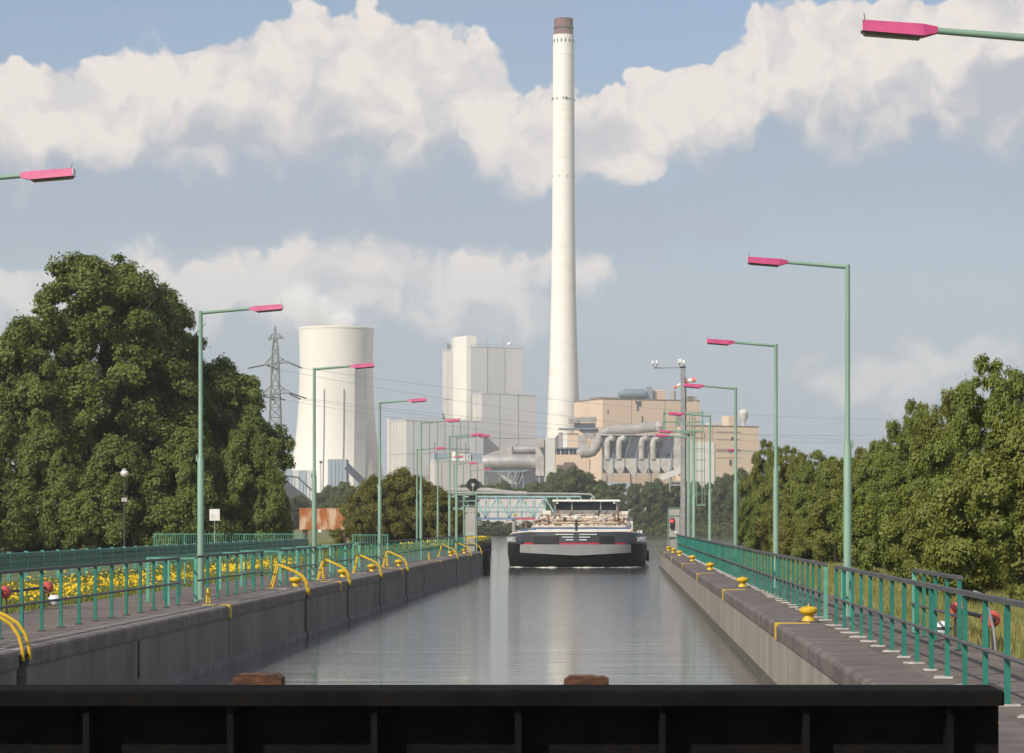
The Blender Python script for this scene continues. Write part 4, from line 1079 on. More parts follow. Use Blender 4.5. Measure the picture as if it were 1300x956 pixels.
# cooling tower
def cooling():
    d = D0; k = d / F; cx = X(427, d)
    r = thing('cooling_tower', (cx, d, 0), 'white concrete cooling tower with a waisted outline and steam on top', 'cooling tower')
    prof = [(47.4, 417), (46.8, 435), (46.3, 460), (46.6, 485), (47.5, 510), (49.2, 535), (51.6, 558), (55.0, 580), (59, 600), (64, 622), (70, 645), (75, 664)]
    pf = [(a * k, Z(y, d)) for a, y in reversed(prof)] + [(46.4 * k, Z(416.6, d)), (45.6 * k, Z(417.5, d)), (45.2 * k, Z(432, d))]
    part('shell', MB().lathe(pf, 96, (0, 0, 0), caps=False), 'tower_white', r, smooth=True)
    part('rim', MB().lathe([(47.7 * k, Z(419.5, d)), (47.9 * k, Z(418.6, d)), (47.9 * k, Z(417.2, d)), (47.5 * k, Z(416.8, d))], 96, caps=False), 'tower_white', r, smooth=True)
    def strip_(px0, px1, y0, m, nm, w=1.0):
        pts = []
        ys = [y0] + [y for a, y in prof if y > y0]
        def rad(y): 
            return np.interp(y, [q[1] for q in prof], [q[0] for q in prof]) * k
        mb = MB(); n = len(ys); 
        for y in ys:
            for px in (px0, px1):
                xx = X(px, d) - cx; ra = rad(y) + 0.5
                mb.v.append((xx, -math.sqrt(max(ra * ra - xx * xx, 1)) - 0.3, Z(y, d)))
            for px in (px1, px0):
                xx = X(px, d) - cx; ra = rad(y) + 0.5
                mb.v.append((xx, -math.sqrt(max(ra * ra - xx * xx, 1)) + 0.8, Z(y, d)))
        for i in range(n - 1):
            for q in range(4): a, b = i * 4 + q, i * 4 + (q + 1) % 4; mb.f.append((a, b, b + 4, a + 4))
        mb.f.append((0, 1, 2, 3))
        part(nm, mb, m, r)
    strip_(415.6, 416.6, 496, 'tower_grey', 'riser'); strip_(440.2, 441.2, 496, 'tower_grey', 'riser')
    strip_(454, 467.8, 470, 'tower_grey', 'shade_strip');  # wide grey strip stands in for a band of shade on the shell
cooling()
def chimney():
    d = 1620.0; k = d / F; cx = X(715.5, d)
    r = thing('chimney_stack', (cx, d, 0), 'very tall slender white concrete chimney with a brown top', 'chimney')
    prof = [(13.4, 45), (13.7, 120), (14.1, 220), (14.7, 300), (15.5, 360), (16.8, 420), (18.6, 480), (20.6, 530), (22.6, 575), (24.8, 620), (27, 664)]
    part('shaft', MB().lathe([(a * k, Z(y, d)) for a, y in reversed(prof)], 64), 'chimney_white', r, smooth=True)
    part('cap', MB().lathe([(12.2 * k, Z(45, d)), (12.1 * k, Z(25, d)), (12.4 * k, Z(24.4, d)), (12.4 * k, Z(24, d)), (10.5 * k, Z(24, d))], 48), 'chimney_cap', r, smooth=True)
    part('cap_ring', MB().lathe([(12.3 * k, Z(37, d)), (13.0 * k, Z(36.6, d)), (13.0 * k, Z(35.4, d)), (12.3 * k, Z(35, d))], 48, caps=False), 'plant_dark', r, smooth=True)
    for y in (70, 84, 126, 140, 150, 200, 245, 312, 390, 470):
        a = np.interp(y, [q[1] for q in prof], [q[0] for q in prof])
        part('band', MB().lathe([(a * k, Z(y + 0.5, d)), ((a + 0.25) * k, Z(y + 0.4, d)), ((a + 0.25) * k, Z(y - 0.4, d)), (a * k, Z(y - 0.5, d))], 48, caps=False), 'chimney_white', r, smooth=True)
    for y, h, n in ((53, 4.2, 16), (126.5, 2.6, 10), (225, 1.6, 8)):
        a = np.interp(y, [q[1] for q in prof], [q[0] for q in prof]) * k
        for i in range(n):
            t = 2 * PI * (i + 0.5) / n
            b = MB().box(-0.34, 0.34, -0.4, 0.12, -h * k / 2, h * k / 2)
            o = part('vent_opening', b, 'plant_dark', r); o.location = (a * math.cos(t), a * math.sin(t), Z(y, d)); o.rotation_euler = (0, 0, t - PI / 2)
    for i in range(3):
        t = R(-170 + i * 95); a = 14.2 * k
        part('warning_light', MB().bbox(-0.5, 0.5, -0.5, 0.9, -0.6, 0.6, 0.1), 'plant_dark', r).location = (a * math.cos(t), a * math.sin(t), Z(126, d))
chimney()

# beige boiler buildings
def roofbits(r, items):
    for nm, m, x0, x1, y0, y1, h in items:
        part(nm, MB().bbox(x0 * r['_w'], x1 * r['_w'], y0, y1, r['_h'] + 0.7, r['_h'] + 0.7 + h, 0.2), m, r)
b1 = bldg('beige_block', 'tall beige concrete building with brown roof edge right of the chimney', 727, 765, 890, 507, 1560, 'beige', 'beige', [765, 802, 845, 890], 2, 'roof_brown', 'beige_joint')
roofbits(b1, [('roof_house', 'beige', 0.58, 0.70, 6, 14, 5.5), ('roof_house', 'roof_brown', 0.90, 0.99, 3, 9, 2.4), ('roof_slab', 'roof_brown', 0.02, 0.3, 8, 20, 1.0), ('roof_box', 'clad_blue', 0.475, 0.545, 4, 9, 7.4)])
part('roof_tank', MB().tube([(0.20 * b1['_w'], 5, b1['_h'] + 3.2), (0.27 * b1['_w'], 5, b1['_h'] + 3.6), (0.46 * b1['_w'], 5, b1['_h'] + 3.6), (0.475 * b1['_w'], 5, b1['_h'] + 3.2)], [1.2, 3.0, 3.2, 1.6], 14), 'plant_frame', b1, smooth=True)
part('roof_stack', MB().tube([(0.78 * b1['_w'], 7, b1['_h']), (0.78 * b1['_w'], 7, b1['_h'] + 6)], 1.5, 12), 'pipe_grey', b1, smooth=True)
for u, z0, z1, w in ((0.335, 488, 512, 0.015), (0.365, 508, 515, 0.03), (0.40, 527, 538, 0.012), (0.35, 509, 521, 0.02), (0.82, 509, 518, 0.012), (0.05, 520, 525, 0.01)):
    part('window', MB().box(b1['_w'] * u, b1['_w'] * (u + w), -0.12, 0.1, Z(z1, 1560), min(Z(z0, 1560), b1['_h'] - 0.5)), 'window_dark', b1)
b2 = bldg('beige_block', 'lower beige building at the right end of the plant with a white panel', 858, 866, 966, 541, 1525, 'beige', 'beige', [866, 906, 966], 1, 'roof_brown', 'beige_joint')
part('white_panel', MB().box(b2['_w'] * 0.03, b2['_w'] * 0.41, -0.5, -0.02, 0, Z(561, 1525)), 'clad_white', b2)
for y0, y1 in ((547, 548.6), (556.5, 557.6), (569, 573), (580, 581)):
    part('window_band', MB().box(b2['_w'] * 0.44, b2['_w'] * 0.76, -0.1, 0.1, Z(y1, 1525), Z(y0, 1525)), 'beige_joint', b2)
for u, y0, y1 in ((0.63, 554, 558), (0.61, 571, 574), (0.61, 583, 590)):
    part('window', MB().box(b2['_w'] * u, b2['_w'] * (u + 0.03), -0.25, -0.11, Z(y1, 1525), Z(y0, 1525)), 'window_dark', b2)
roofbits(b2, [('roof_house', 'beige', 0.64, 0.76, 4, 12, 5.5), ('roof_box', 'clad_cream', 0.40, 0.55, 3, 9, 1.8), ('roof_box', 'roof_brown', 0.02, 0.06, 3, 9, 5)])
part('roof_silo', MB().lathe([(1.1, 0), (1.1, 3), (2.6, 5), (2.7, 8), (1.4, 9.4), (0.2, 9.7)], 16, (0.85 * b2['_w'], 5, b2['_h'] + 0.6)), 'clad_cream', b2, smooth=True)

# windsock on the roof of the tall beige building
ws = thing('windsock', (X(882.3, 1556), 1556, Z(508, 1556)), 'orange and white windsock above the beige building roof', 'windsock')
part('pole', MB().tube([(0, 0, -4), (0, 0, Z(479, 1556) - Z(508, 1556))], 0.2, 8), 'clad_cream', ws, smooth=True)
seg = 6
A, B = PT(883, 482, 1556) - ws.location, PT(855.5, 493.2, 1556) - ws.location
for i in range(seg):
    p, q = A.lerp(B, i / seg), A.lerp(B, (i + 1) / seg)
    sag = lambda t: Vector((0, 0, 1.0 * math.sin(PI * t)))
    part('sock_band', MB().tube([p + sag(i / seg), q + sag((i + 1) / seg)], [1.35 - 0.11 * i, 1.35 - 0.11 * (i + 1)], 14, caps=(i == seg - 1)), 'sock_orange' if i in (0, 2, 5) else 'white_paint', ws, smooth=True)

# flue ducts, filters and frames in front of the plant
def TB(pts, d): return [PT(a, b, d) for a, b in pts]
def duct(name, label, pts, ra, d, m, rings=0, cat='duct', bend=True):
    k = d / F
    base = PT(pts[0][0], pts[0][1], d); base.z = 0
    r = thing(name, base, label, cat)
    P_ = TB(pts, d)
    part('duct', MB().tube(P_, ra * k, 20), m, r, smooth=True, world=True)
    tot = [0]
    for a, b in zip(P_[:-1], P_[1:]): tot.append(tot[-1] + (b - a).length)
    for i in range(rings):
        s = tot[-1] * (i + 0.5) / rings
        j = max(q for q in range(len(tot)) if tot[q] <= s); j = min(j, len(P_) - 2)
        u = (s - tot[j]) / max(tot[j + 1] - tot[j], 1e-6); p = P_[j].lerp(P_[j + 1], u); dr = (P_[j + 1] - P_[j]).normalized()
        part('ring', MB().tube([p - dr * 0.22, p + dr * 0.22], ra * k + 0.16, 20), m, r, smooth=True, world=True)
    return r
d1 = duct('flue_duct', 'fat silver flue duct lying level in front of the grey blocks', [(613.5, 588), (619, 587), (650, 586.4), (672, 586.6), (682, 588), (690, 592), (698, 598)], 9.8, 1480, 'duct_silver', 6)
for px in (618, 634, 650, 664): part('support', MB().box(X(px, 1480), X(px + 1.2, 1480), 1477, 1483, 0, Z(597, 1480)), 'plant_frame', d1, world=True)
part('walkway', MB().box(X(616, 1480), X(668, 1480), 1475.2, 1476.2, Z(599.4, 1480), Z(597.8, 1480)), 'plant_frame', d1, world=True)
d2 = duct('flue_duct', 'short dark ribbed flue duct above the fat silver one', [(651, 571.5), (668, 571), (684, 570.5)], 6.2, 1495, 'duct_silver', 4)
part('inlet_hood', MB().prism([(X(618, 1495), Z(577, 1495)), (X(650, 1495), Z(566, 1495)), (X(650, 1495), Z(577, 1495))], 'y', 1491, 1499), 'hopper', d2, world=True)
mh = thing('machine_house', (X(675, 1500), 1500, 0), 'dark blue machine house under the silver duct', 'building')
part('body', MB().box(X(657, 1500), X(702, 1500), 1500, 1512, 0, Z(597, 1500)), 'plant_dark', mh, world=True)
for i in range(7):
    part('frame_bar', MB().bar(PT(632 + i * 4.5, 614, 1499.5), PT(638 + i * 4.5, 599, 1499.5), 0.5, 0.5), 'plant_frame' if i % 2 else 'hopper', mh, world=True)
part('chute', MB().bar(PT(632, 602, 1499), PT(655, 616, 1499), 1.6, 2.2), 'hopper', mh, world=True)
part('door', MB().box(X(681, 1500), X(685, 1500), 1499.6, 1499.95, Z(613, 1500), Z(606, 1500)), 'clad_cream', mh, world=True)
ub = thing('duct_tower', (X(692, 1465), 1465, 0), 'square grey concrete duct tower with a dark slit left of the chimney foot', 'tower')
part('left_wall', MB().box(X(680, 1465), X(690.5, 1465), 1465, 1476, Z(604, 1465), Z(557, 1465)), 'hopper', ub, world=True)
part('right_wall', MB().box(X(691.2, 1465), X(704.5, 1465), 1466, 1477, 0, Z(556, 1465)), 'clad_cream', ub, world=True)
part('slit', MB().prism([(X(684.5, 1465), Z(568, 1465)), (X(690.4, 1465), Z(568, 1465)), (X(690.4, 1465), Z(579, 1465))], 'y', 1464.85, 1464.98), 'plant_dark', ub, world=True)
part('leg', MB().box(X(681, 1465), X(683, 1465), 1467, 1474, 0, Z(604, 1465)), 'plant_dark', ub, world=True)
d3 = duct('flue_pipe', 'big grey pipe rising from the chimney foot and running level before the beige building', [(735, 577), (739, 574.5), (746, 575), (752, 573.5), (757, 567), (762, 556), (767, 549), (773, 546.3), (800, 545.3), (818, 543), (836, 541.5)], 6.6, 1475, 'duct_grey', 12)
part('end_dome', MB().lathe([(0, -3), (2.2, -2.1), (3.1, 0), (2.2, 2.1), (0, 3)], 16, PT(836, 541.5, 1475) - Vector((0, 0.5, 0)) - Vector(d3.location), caps=False), 'hopper', d3, smooth=True)
for px in (748, 770, 800, 826): part('support', MB().box(X(px, 1475), X(px + 1.3, 1475), 1479, 1480, 0, Z(552 if px > 760 else 583, 1475)), 'plant_frame', d3, world=True)
# platform above the chimney foot
pl = thing('roof_platform', (X(740, 1490), 1490, 0), 'dark steel platform with a ribbed box beside the chimney foot', 'platform')
part('deck', MB().box(X(709, 1490), X(760, 1490), 1488, 1500, Z(545.2, 1490), Z(543.6, 1490)), 'plant_frame', pl, world=True)
part('ribbed_box', MB().bbox(X(722, 1490), X(736, 1490), 1489, 1495, Z(537, 1490), Z(530.5, 1490), 0.6), 'duct_grey', pl, world=True)
part('ribbed_box', MB().bbox(X(736.4, 1490), X(757, 1490), 1489.3, 1495, Z(535.4, 1490), Z(529, 1490), 0.4), 'duct_grey', pl, world=True)
part('under_box', MB().box(X(729, 1490), X(756, 1490), 1490, 1496, Z(543.5, 1490), Z(537.1, 1490)), 'plant_dark', pl, world=True)
part('cone', MB().prism([(X(734, 1490), Z(545.3, 1490)), (X(760, 1490), Z(545.3, 1490)), (X(752, 1490), Z(556, 1490)), (X(745, 1490), Z(555, 1490))], 'y', 1490, 1496), 'duct_grey', pl, world=True)
for i in range(6): part('brace', MB().bar(PT(747 + i * 2, 571, 1491), PT(753 + i * 2.2, 545.4, 1491), 0.45, 0.45), ['roof_brown', 'beige', 'hopper'][i % 3], pl, world=True)
for a, b, m, y0 in ((709, 714, 'duct_grey', 549), (714.4, 720.5, 'clad_white', 551), (721, 734, 'beige', 550), (734.5, 746, 'hopper', 552)):
    part('clad_bay', MB().box(X(a, 1490), X(b, 1490), 1491, 1497, Z(568, 1490), Z(y0, 1490)), m, pl, world=True)
part('lower_deck', MB().box(X(704, 1490), X(747, 1490), 1489, 1499, Z(569.6, 1490), Z(568.2, 1490)), 'plant_frame', pl, world=True)
part('under_bay', MB().box(X(704.6, 1490), X(734, 1490), 1492, 1499, Z(577, 1490), Z(569.7, 1490)), 'plant_dark', pl, world=True)
for i in range(6): part('lower_post', MB().box(X(706 + i * 5.2, 1490), X(707.3 + i * 5.2, 1490), 1490.5, 1491.5, Z(577, 1490), Z(569.7, 1490)), ['plant_frame', 'clad_cream'][i % 2], pl, world=True)
part('base_wall', MB().box(X(704.6, 1490), X(745, 1490), 1490.2, 1499, 0, Z(577.2, 1490)), 'beige', pl, world=True)
def dust_filter():
    d = 1460.0
    r = thing('dust_filter', (X(815, d), d, 0), 'row of grey dust filter hoppers and elbow ducts before the beige building', 'filter plant')
    part('body', MB().box(X(764, d), X(868, d), d + 2, d + 14, Z(600, d), Z(553, d)), 'plant_dark', r, world=True)
    part('roof_deck', MB().box(X(762, d), X(870, d), d + 1.0, d + 15, Z(552.8, d), Z(551.2, d)), 'hopper', r, world=True)
    for i, px in enumerate((771, 786, 814.5, 829)):
        pts = [PT(px, 583, d), PT(px, 562, d), PT(px + 1.2, 558.5, d), PT(px + 4.5, 556.6, d), PT(px + 8, 557.5, d) + Vector((0, 3, 0))]
        e = part('elbow_duct', MB().tube(pts, 3.9 * d / F, 14), 'hopper', r, smooth=True, world=True)
        part('flange', MB().tube([PT(px, 566.0, d), PT(px, 567.2, d)], 4.4 * d / F, 14), 'hopper', e, smooth=True, world=True)
    for i, (a, b) in enumerate(((765, 778), (779, 793), (794, 808), (808.6, 823), (823.6, 838), (838.6, 852), (852.6, 868))):
        w = b - a
        part('hopper', MB().prism([(X(a, d), Z(582, d)), (X(b, d), Z(582, d)), (X(b, d), Z(593 if i % 2 else 598, d)), (X(a + w * 0.75, d), Z(604, d)), (X(a + w * 0.6, d), Z(604, d)), (X(a, d), Z(592, d))], 'y', d - 0.6, d + 2), 'hopper', r, world=True)
    for px in (764.5, 778.3, 808.2, 823.3, 852.4):
        part('column', MB().box(X(px, d) - 0.3, X(px, d) + 0.3, d - 1.2, d - 0.62, 0, Z(575, d)), 'plant_frame', r, world=True)
    for i in range(8):
        part('brace', MB().bar(PT(768 + i * 12.5, 583, d + 1.5), PT(776 + i * 12.5, 555, d + 1.5), 0.4, 0.4), 'plant_frame', r, world=True)
    part('side_wall', MB().prism([(X(856, d), Z(552, d)), (X(868, d), Z(552, d)), (X(868, d), Z(600, d)), (X(854, d), Z(585, d))], 'y', d + 0.2, d + 1.8), 'hopper', r, world=True)
    part('chute', MB().bar(PT(838, 607, d - 1), PT(868, 596, d - 1), 2.0, 3.0), 'clad_cream', r, world=True)
    part('base', MB().box(X(752, d), X(800, d), d - 2, d + 10, 0, Z(613, d)), 'clad_blue', r, world=True)
    part('pier', MB().box(X(752, d), X(764, d), d + 1, d + 10, Z(613, d), Z(585, d)), 'beige', r, world=True)
    part('opening', MB().box(X(843, d), X(858, d), d + 0.9, d + 1.95, Z(576, d), Z(560, d)), 'window_dark', r, world=True)
dust_filter()

# coal yard, conveyors and small buildings before the cooling tower
tr = thing('transfer_house', (X(428, 1400), 1400, 0), 'blue grey box building at the foot of the cooling tower', 'building')
for i in range(5):
    a, b = 416 + 24 * i / 5, 416 + 24 * (i + 1) / 5
    part('panel', MB().box(X(a, 1400) + 0.12, X(b, 1400) - 0.12, 1400, 1400.4, 0, Z(583, 1400)), 'clad_blue', tr, world=True)
part('core', MB().box(X(416, 1400), X(440, 1400), 1400.4, 1412, 0, Z(583.3, 1400)), 'clad_joint', tr, world=True)
cv = thing('conveyor_gallery', (X(452, 1395), 1395, 0), 'dark sloping conveyor gallery descending right from the blue grey box building', 'conveyor')
part('gallery', MB().bar(PT(440, 592, 1395), PT(470, 621, 1395), 3.2, 3.4), 'plant_dark', cv, world=True)
part('trestle', MB().box(X(455, 1395), X(457, 1395), 1394, 1396, 0, Z(607, 1395)), 'plant_frame', cv, world=True)
wb = thing('glazed_hall', (X(384, 1380), 1380, 0), 'pale blue panelled hall at the left foot of the cooling tower', 'building')
for i in range(4):
    a, b = 362 + 36 * i / 4, 362 + 36 * (i + 1) / 4
    part('panel', MB().box(X(a, 1380) + 0.15, X(b, 1380) - 0.15, 1380, 1380.4, 0, Z(597, 1380)), 'clad_grey' if i % 2 else 'clad_blue', wb, world=True)
part('core', MB().box(X(362, 1380), X(398, 1380), 1380.4, 1392, 0, Z(597.3, 1380)), 'clad_joint', wb, world=True)
cv2 = thing('conveyor_gallery', (X(380, 1330), 1330, 0), 'open sloping conveyor over the coal heap left of the cooling tower', 'conveyor')
part('gallery', MB().bar(PT(362, 604, 1330), PT(378, 606, 1330), 1.2, 0.7).bar(PT(378, 606, 1330), PT(402, 628, 1330), 1.2, 0.7), 'plant_dark', cv2, world=True)
for px, py in ((366, 605), (374, 606), (385, 613), (393, 620)):
    part('trestle', MB().box(X(px, 1330), X(px + 0.5, 1330), 1329.6, 1330.4, 0, Z(py, 1330)), 'plant_dark', cv2, world=True)
ch = MB(); rgc = random.Random(3)
for i in range(9):
    for j in range(24):
        a = 2 * PI * j / 24; q = i / 8; ra = (1 - q) * 17 * (1 + 0.10 * math.sin(3 * a) + rgc.uniform(-0.04, 0.04))
        ch.v.append((ra * math.cos(a) * 1.5, ra * math.sin(a), 23.5 * q ** 0.85))
for i in range(8):
    for j in range(24): k2 = (j + 1) % 24; ch.f.append((i * 24 + j, i * 24 + k2, (i + 1) * 24 + k2, (i + 1) * 24 + j))
co = tag(link('coal_heap', ch.mesh('coal_heap', 'coal', True)), 'dark coal heap left of the cooling tower foot behind the trees', 'coal heap'); co.location = (X(360, 1300), 1300, -0.5)
fl = thing('floodlight_mast', (X(407, 1250), 1250, 0), 'thin pale floodlight mast in front of the cooling tower', 'mast')
part('mast', MB().tube([(X(407, 1250), 1250, 0), (X(407, 1250), 1250, Z(588, 1250))], [0.45, 0.3], 8), 'clad_cream', fl, smooth=True, world=True)
part('lamp_cluster', MB().bbox(X(405.6, 1250), X(409.2, 1250), 1249.4, 1250.6, Z(588, 1250), Z(585, 1250), 0.2), 'plant_dark', fl, world=True)

# ------------------------------------------------------------------ pylon and wires
def pylon():
    d = 800.0; k = d / F; cx = X(349.5, d)
    r = thing('power_pylon', (cx, d, 0), 'grey lattice power pylon with two crossarms left of the cooling tower', 'pylon')
    lev = [(664, 11.5), (600, 9.2), (560, 7.8), (530, 6.9), (505, 6.0), (490, 5.2), (470, 4.6), (455, 4.1), (440, 3.3), (428, 1.6), (414, 0.3)]
    def corner(i, q):
        y, h = lev[i]; h *= k; s = [(-1, -1), (1, -1), (1, 1), (-1, 1)][q]
        return Vector((cx + s[0] * h, d + s[1] * h, Z(y, d)))
    for q in range(4):
        mb = MB()
        for i in range(len(lev) - 1): mb.bar(corner(i, q), corner(i + 1, q), 0.26, 0.26)
        part('leg', mb, 'pylon_steel', r, world=True)
    for i in range(len(lev) - 1):
        mb = MB(); nsub = 2 if i in (1, 2, 3) else 1
        for q in range(4):
            p = (q + 1) % 4
            for u in range(nsub):
                a0, a1 = corner(i, q).lerp(corner(i + 1, q), u / nsub), corner(i, q).lerp(corner(i + 1, q), (u + 1) / nsub)
                b0, b1 = corner(i, p).lerp(corner(i + 1, p), u / nsub), corner(i, p).lerp(corner(i + 1, p), (u + 1) / nsub)
                mb.bar(a0, b1, 0.15, 0.15).bar(b0, a1, 0.15, 0.15).bar(a1, b1, 0.15, 0.15)
        part('bracing', mb, 'pylon_steel', r, world=True)
    ends = []
    for (ly, lx), (ry, rx), apex in (((463.5, 335), (460, 366), 452), ((502.5, 330), (498.5, 369), 488), ((431.5, 340.5), (429.3, 360), 424)):
        mb = MB()
        for yy in (-0.9, 0.9):
            A_, B_ = PT(lx, ly, d) + Vector((0, yy * 0.3, 0)), PT(rx, ry, d) + Vector((0, yy * 0.3, 0))
            C1, C2 = PT(346, apex, d) + Vector((0, yy, 0)), PT(353, apex, d) + Vector((0, yy, 0))
            mb.bar(A_, B_, 0.22, 0.3).bar(A_, C1, 0.16, 0.2).bar(B_, C2, 0.16, 0.2)
            for u in (0.2, 0.4, 0.6, 0.8):
                p = A_.lerp(B_, u); mb.bar(p, (C1 if u < 0.5 else C2).lerp(A_ if u < 0.5 else B_, 0.45), 0.1, 0.1)
        part('crossarm', mb, 'pylon_steel', r, world=True)
    ins = [((335, 463.5), (315, 467.5)), ((366, 460), (384, 467.5)), ((339, 464), (355, 469.5)), ((369, 499), (389, 506)), ((367, 500), (382, 507)), ((333, 502), (350, 508)), ((346, 503), (362, 508)), ((330, 502.5), (322, 504.5))]
    for a, b in ins:
        part('insulator', MB().tube([PT(*a, d), PT(*b, d)], 0.22, 6), 'insulator', r, world=True)
    return [PT(*b, d) for a, b in ins]
tips = pylon()
def wire(a, b, sag, i, lb, ra=0.055):
    n = 26; pts = []
    for k in range(n + 1):
        t = k / n; p = a.lerp(b, t); p.z -= 4 * sag * t * (1 - t); pts.append(p)
    tag(link('power_line', MB().tube(pts, ra, 4).mesh('power_line', 'wire_grey')), lb, 'cable', 'overhead power lines')
right_tip = [PT(1420, 520 + i * 8, 1300) for i in range(5)]
for i, q in enumerate((1, 3, 4, 2, 6)):
    wire(tips[q], right_tip[i], 9.0 + i, i, 'thin grey power line from the pylon across the plant, ' + ['topmost', 'second from top', 'middle', 'second lowest', 'lowest'][i] + ' of five', 0.04)
for i, q in enumerate((0, 7)):
    wire(tips[q], PT(-120, 480 + 30 * i, 900), 7, i, 'thin grey power line from the pylon out to the left, ' + ['upper one', 'lower one'][i], 0.035)

# ------------------------------------------------------------------ trees
def leaf_mesh(name, C, N, size, tint, m, aspect=0.55):
    """many small leaf-shaped faces; C centres, N facing directions"""
    n = len(C); rg = np.random.default_rng(len(C) % 1000)
    N = N / np.linalg.norm(N, axis=1, keepdims=True)
    t = rg.normal(size=(n, 3)); t -= N * (t * N).sum(1, keepdims=True); t /= np.linalg.norm(t, axis=1, keepdims=True)
    b = np.cross(N, t)
    s = size if hasattr(size, '__len__') else np.full(n, size)
    s = s[:, None]
    V = np.empty((n, 4, 3))
    V[:, 0] = C - t * s * 0.5; V[:, 1] = C + b * s * aspect * 0.5 - t * s * 0.06
    V[:, 2] = C + t * s * 0.5 - N * s * 0.12; V[:, 3] = C - b * s * aspect * 0.5 - t * s * 0.06
    me = bpy.data.meshes.new(name)
    me.vertices.add(n * 4); me.vertices.foreach_set('co', V.astype(np.float32).ravel())
    me.loops.add(n * 4); me.loops.foreach_set('vertex_index', np.arange(n * 4, dtype=np.int32))
    me.polygons.add(n); me.polygons.foreach_set('loop_start', np.arange(0, n * 4, 4, dtype=np.int32))
    try: me.polygons.foreach_set('loop_total', np.full(n, 4, dtype=np.int32))
    except Exception: pass
    me.update(calc_edges=True)
    at = me.attributes.new('tint', 'FLOAT', 'FACE'); at.data.foreach_set('value', tint.astype(np.float32))
    me.materials.append(MAT[m]); me.validate()
    return me
def crown(name, seed, H, z0, Rm, prof, nclump, nleaf, leaf, m, clump=0.13, lump=0.22, bough=0.34):
    """crown of boughs that carry leaf clumps; prof(t) gives the relative radius at relative height t"""
    rg = np.random.default_rng(seed)
    ph = rg.uniform(0, 2 * PI, 6)
    def lumpy(az, t): return 1 + lump * (np.sin(2 * az + ph[0] + 3 * t) * 0.5 + np.sin(3 * az + ph[1] - 5 * t) * 0.45 + np.sin(5 * az + ph[2] + 9 * t) * 0.4)
    nb = max(12, nclump // 11)
    t = (np.arange(nb) + rg.uniform(0, 1, nb)) / nb
    pr = np.array([prof(x) for x in t]); az = np.arange(nb) * 2.399963 + rg.uniform(-0.5, 0.5, nb)
    br = bough * Rm * rg.uniform(0.65, 1.25, nb) * (0.6 + 0.4 * pr)
    rr = np.maximum(pr * lumpy(az, t) * Rm - br * 0.75, 0) * np.where(rg.uniform(0, 1, nb) < 0.8, 1.0, rg.uniform(0.2, 0.8, nb))
    bz = z0 + (H - z0) * (0.06 + 0.86 * t)
    bc = np.stack([rr * np.cos(az), rr * np.sin(az), bz], 1)
    bi = rg.choice(nb, nclump, p=br ** 2 / (br ** 2).sum())
    dv = rg.normal(size=(nclump, 3)); dv /= np.linalg.norm(dv, axis=1, keepdims=True)
    outb = bc[bi] - np.array([0, 0, z0 + (H - z0) * 0.35]); outb /= np.linalg.norm(outb, axis=1, keepdims=True) + 1e-6
    dv = dv + outb * 0.7 + np.array([0, 0, 0.25]); dv /= np.linalg.norm(dv, axis=1, keepdims=True)
    cc = bc[bi] + dv * (br[bi] * rg.uniform(0.55, 1.08, nclump))[:, None]
    cr = clump * Rm * rg.uniform(0.55, 1.4, nclump)
    per = rg.multinomial(nleaf, cr ** 2 / (cr ** 2).sum())
    idx = np.repeat(np.arange(nclump), per); k = len(idx)
    dirs = rg.normal(size=(k, 3)); dirs /= np.linalg.norm(dirs, axis=1, keepdims=True)
    ra = cr[idx] * rg.uniform(0.1, 1.0, k) ** 0.6 * np.where(rg.uniform(0, 1, k) < 0.06, 1.5, 1.0)
    off = dirs * ra[:, None] * np.array([1.1, 1.1, 0.85])
    Cn = cc[idx] + off
    Nn = dirs * 0.7 + dv[idx] * 0.6 + rg.normal(size=(k, 3)) * 0.5 + np.array([0, 0, 0.4])
    ok = Cn[:, 2] > 0.05
    ti = np.clip(rg.uniform(0, 1, nclump)[idx] * 0.45 + rg.uniform(0, 1, nb)[bi][idx] * 0.25 + rg.uniform(0, 0.3, k), 0, 1)
    return leaf_mesh(name, Cn[ok], Nn[ok], leaf * rg.uniform(0.65, 1.3, ok.sum()), ti[ok], m)
def trunk(seed, H, z1, ra, nl):
    rg = random.Random(seed); mb = MB()
    pts = [Vector((rg.uniform(-0.1, 0.1) * q, rg.uniform(-0.1, 0.1) * q, H * 0.85 * q / 6)) for q in range(7)]
    mb.tube([(p.x, p.y, p.z - (0.1 if i == 0 else 0)) for i, p in enumerate(pts)], [ra * 1.25] + [ra * (1 - q / 7.5) for q in range(1, 7)], 9)
    for i in range(nl):
        z = rg.uniform(z1, H * 0.7); a = rg.uniform(0, 2 * PI); L = rg.uniform(0.22, 0.36) * H * (1 - 0.4 * z / H); up = rg.uniform(0.35, 0.9)
        q = [(0, 0, z), (L * .45 * math.cos(a), L * .45 * math.sin(a), z + L * .35 * up), (L * math.cos(a + .2), L * math.sin(a + .2), z + L * up)]
        mb.tube(q, [ra * 0.4, ra * 0.25, ra * 0.06], 6)
    return mb
oval = lambda t: max(0.12, math.sin(PI * min(1, 0.16 + t * 0.80))) ** 0.55
dome = lambda t: max(0.04, (1 - t ** 2.4)) ** 0.6 * (0.78 + 0.22 * math.sin(PI * min(1, t * 1.6)))
cone = lambda t: max(0.05, (1 - t) ** 0.62 * (0.72 + 0.5 * min(1, t * 4)))
KIND = {}
def kind(nm, H, Rm, z0, prof, ncl, nl, leaf, m, seed, tr_, clump=0.16, lump=0.22):
    KIND[nm] = (H, Rm, crown('crown', seed, H, z0, Rm, prof, ncl, nl, leaf, m, clump, lump), trunk(seed, H, max(0.4, z0), tr_, 9).mesh('trunk', 'bark', True))
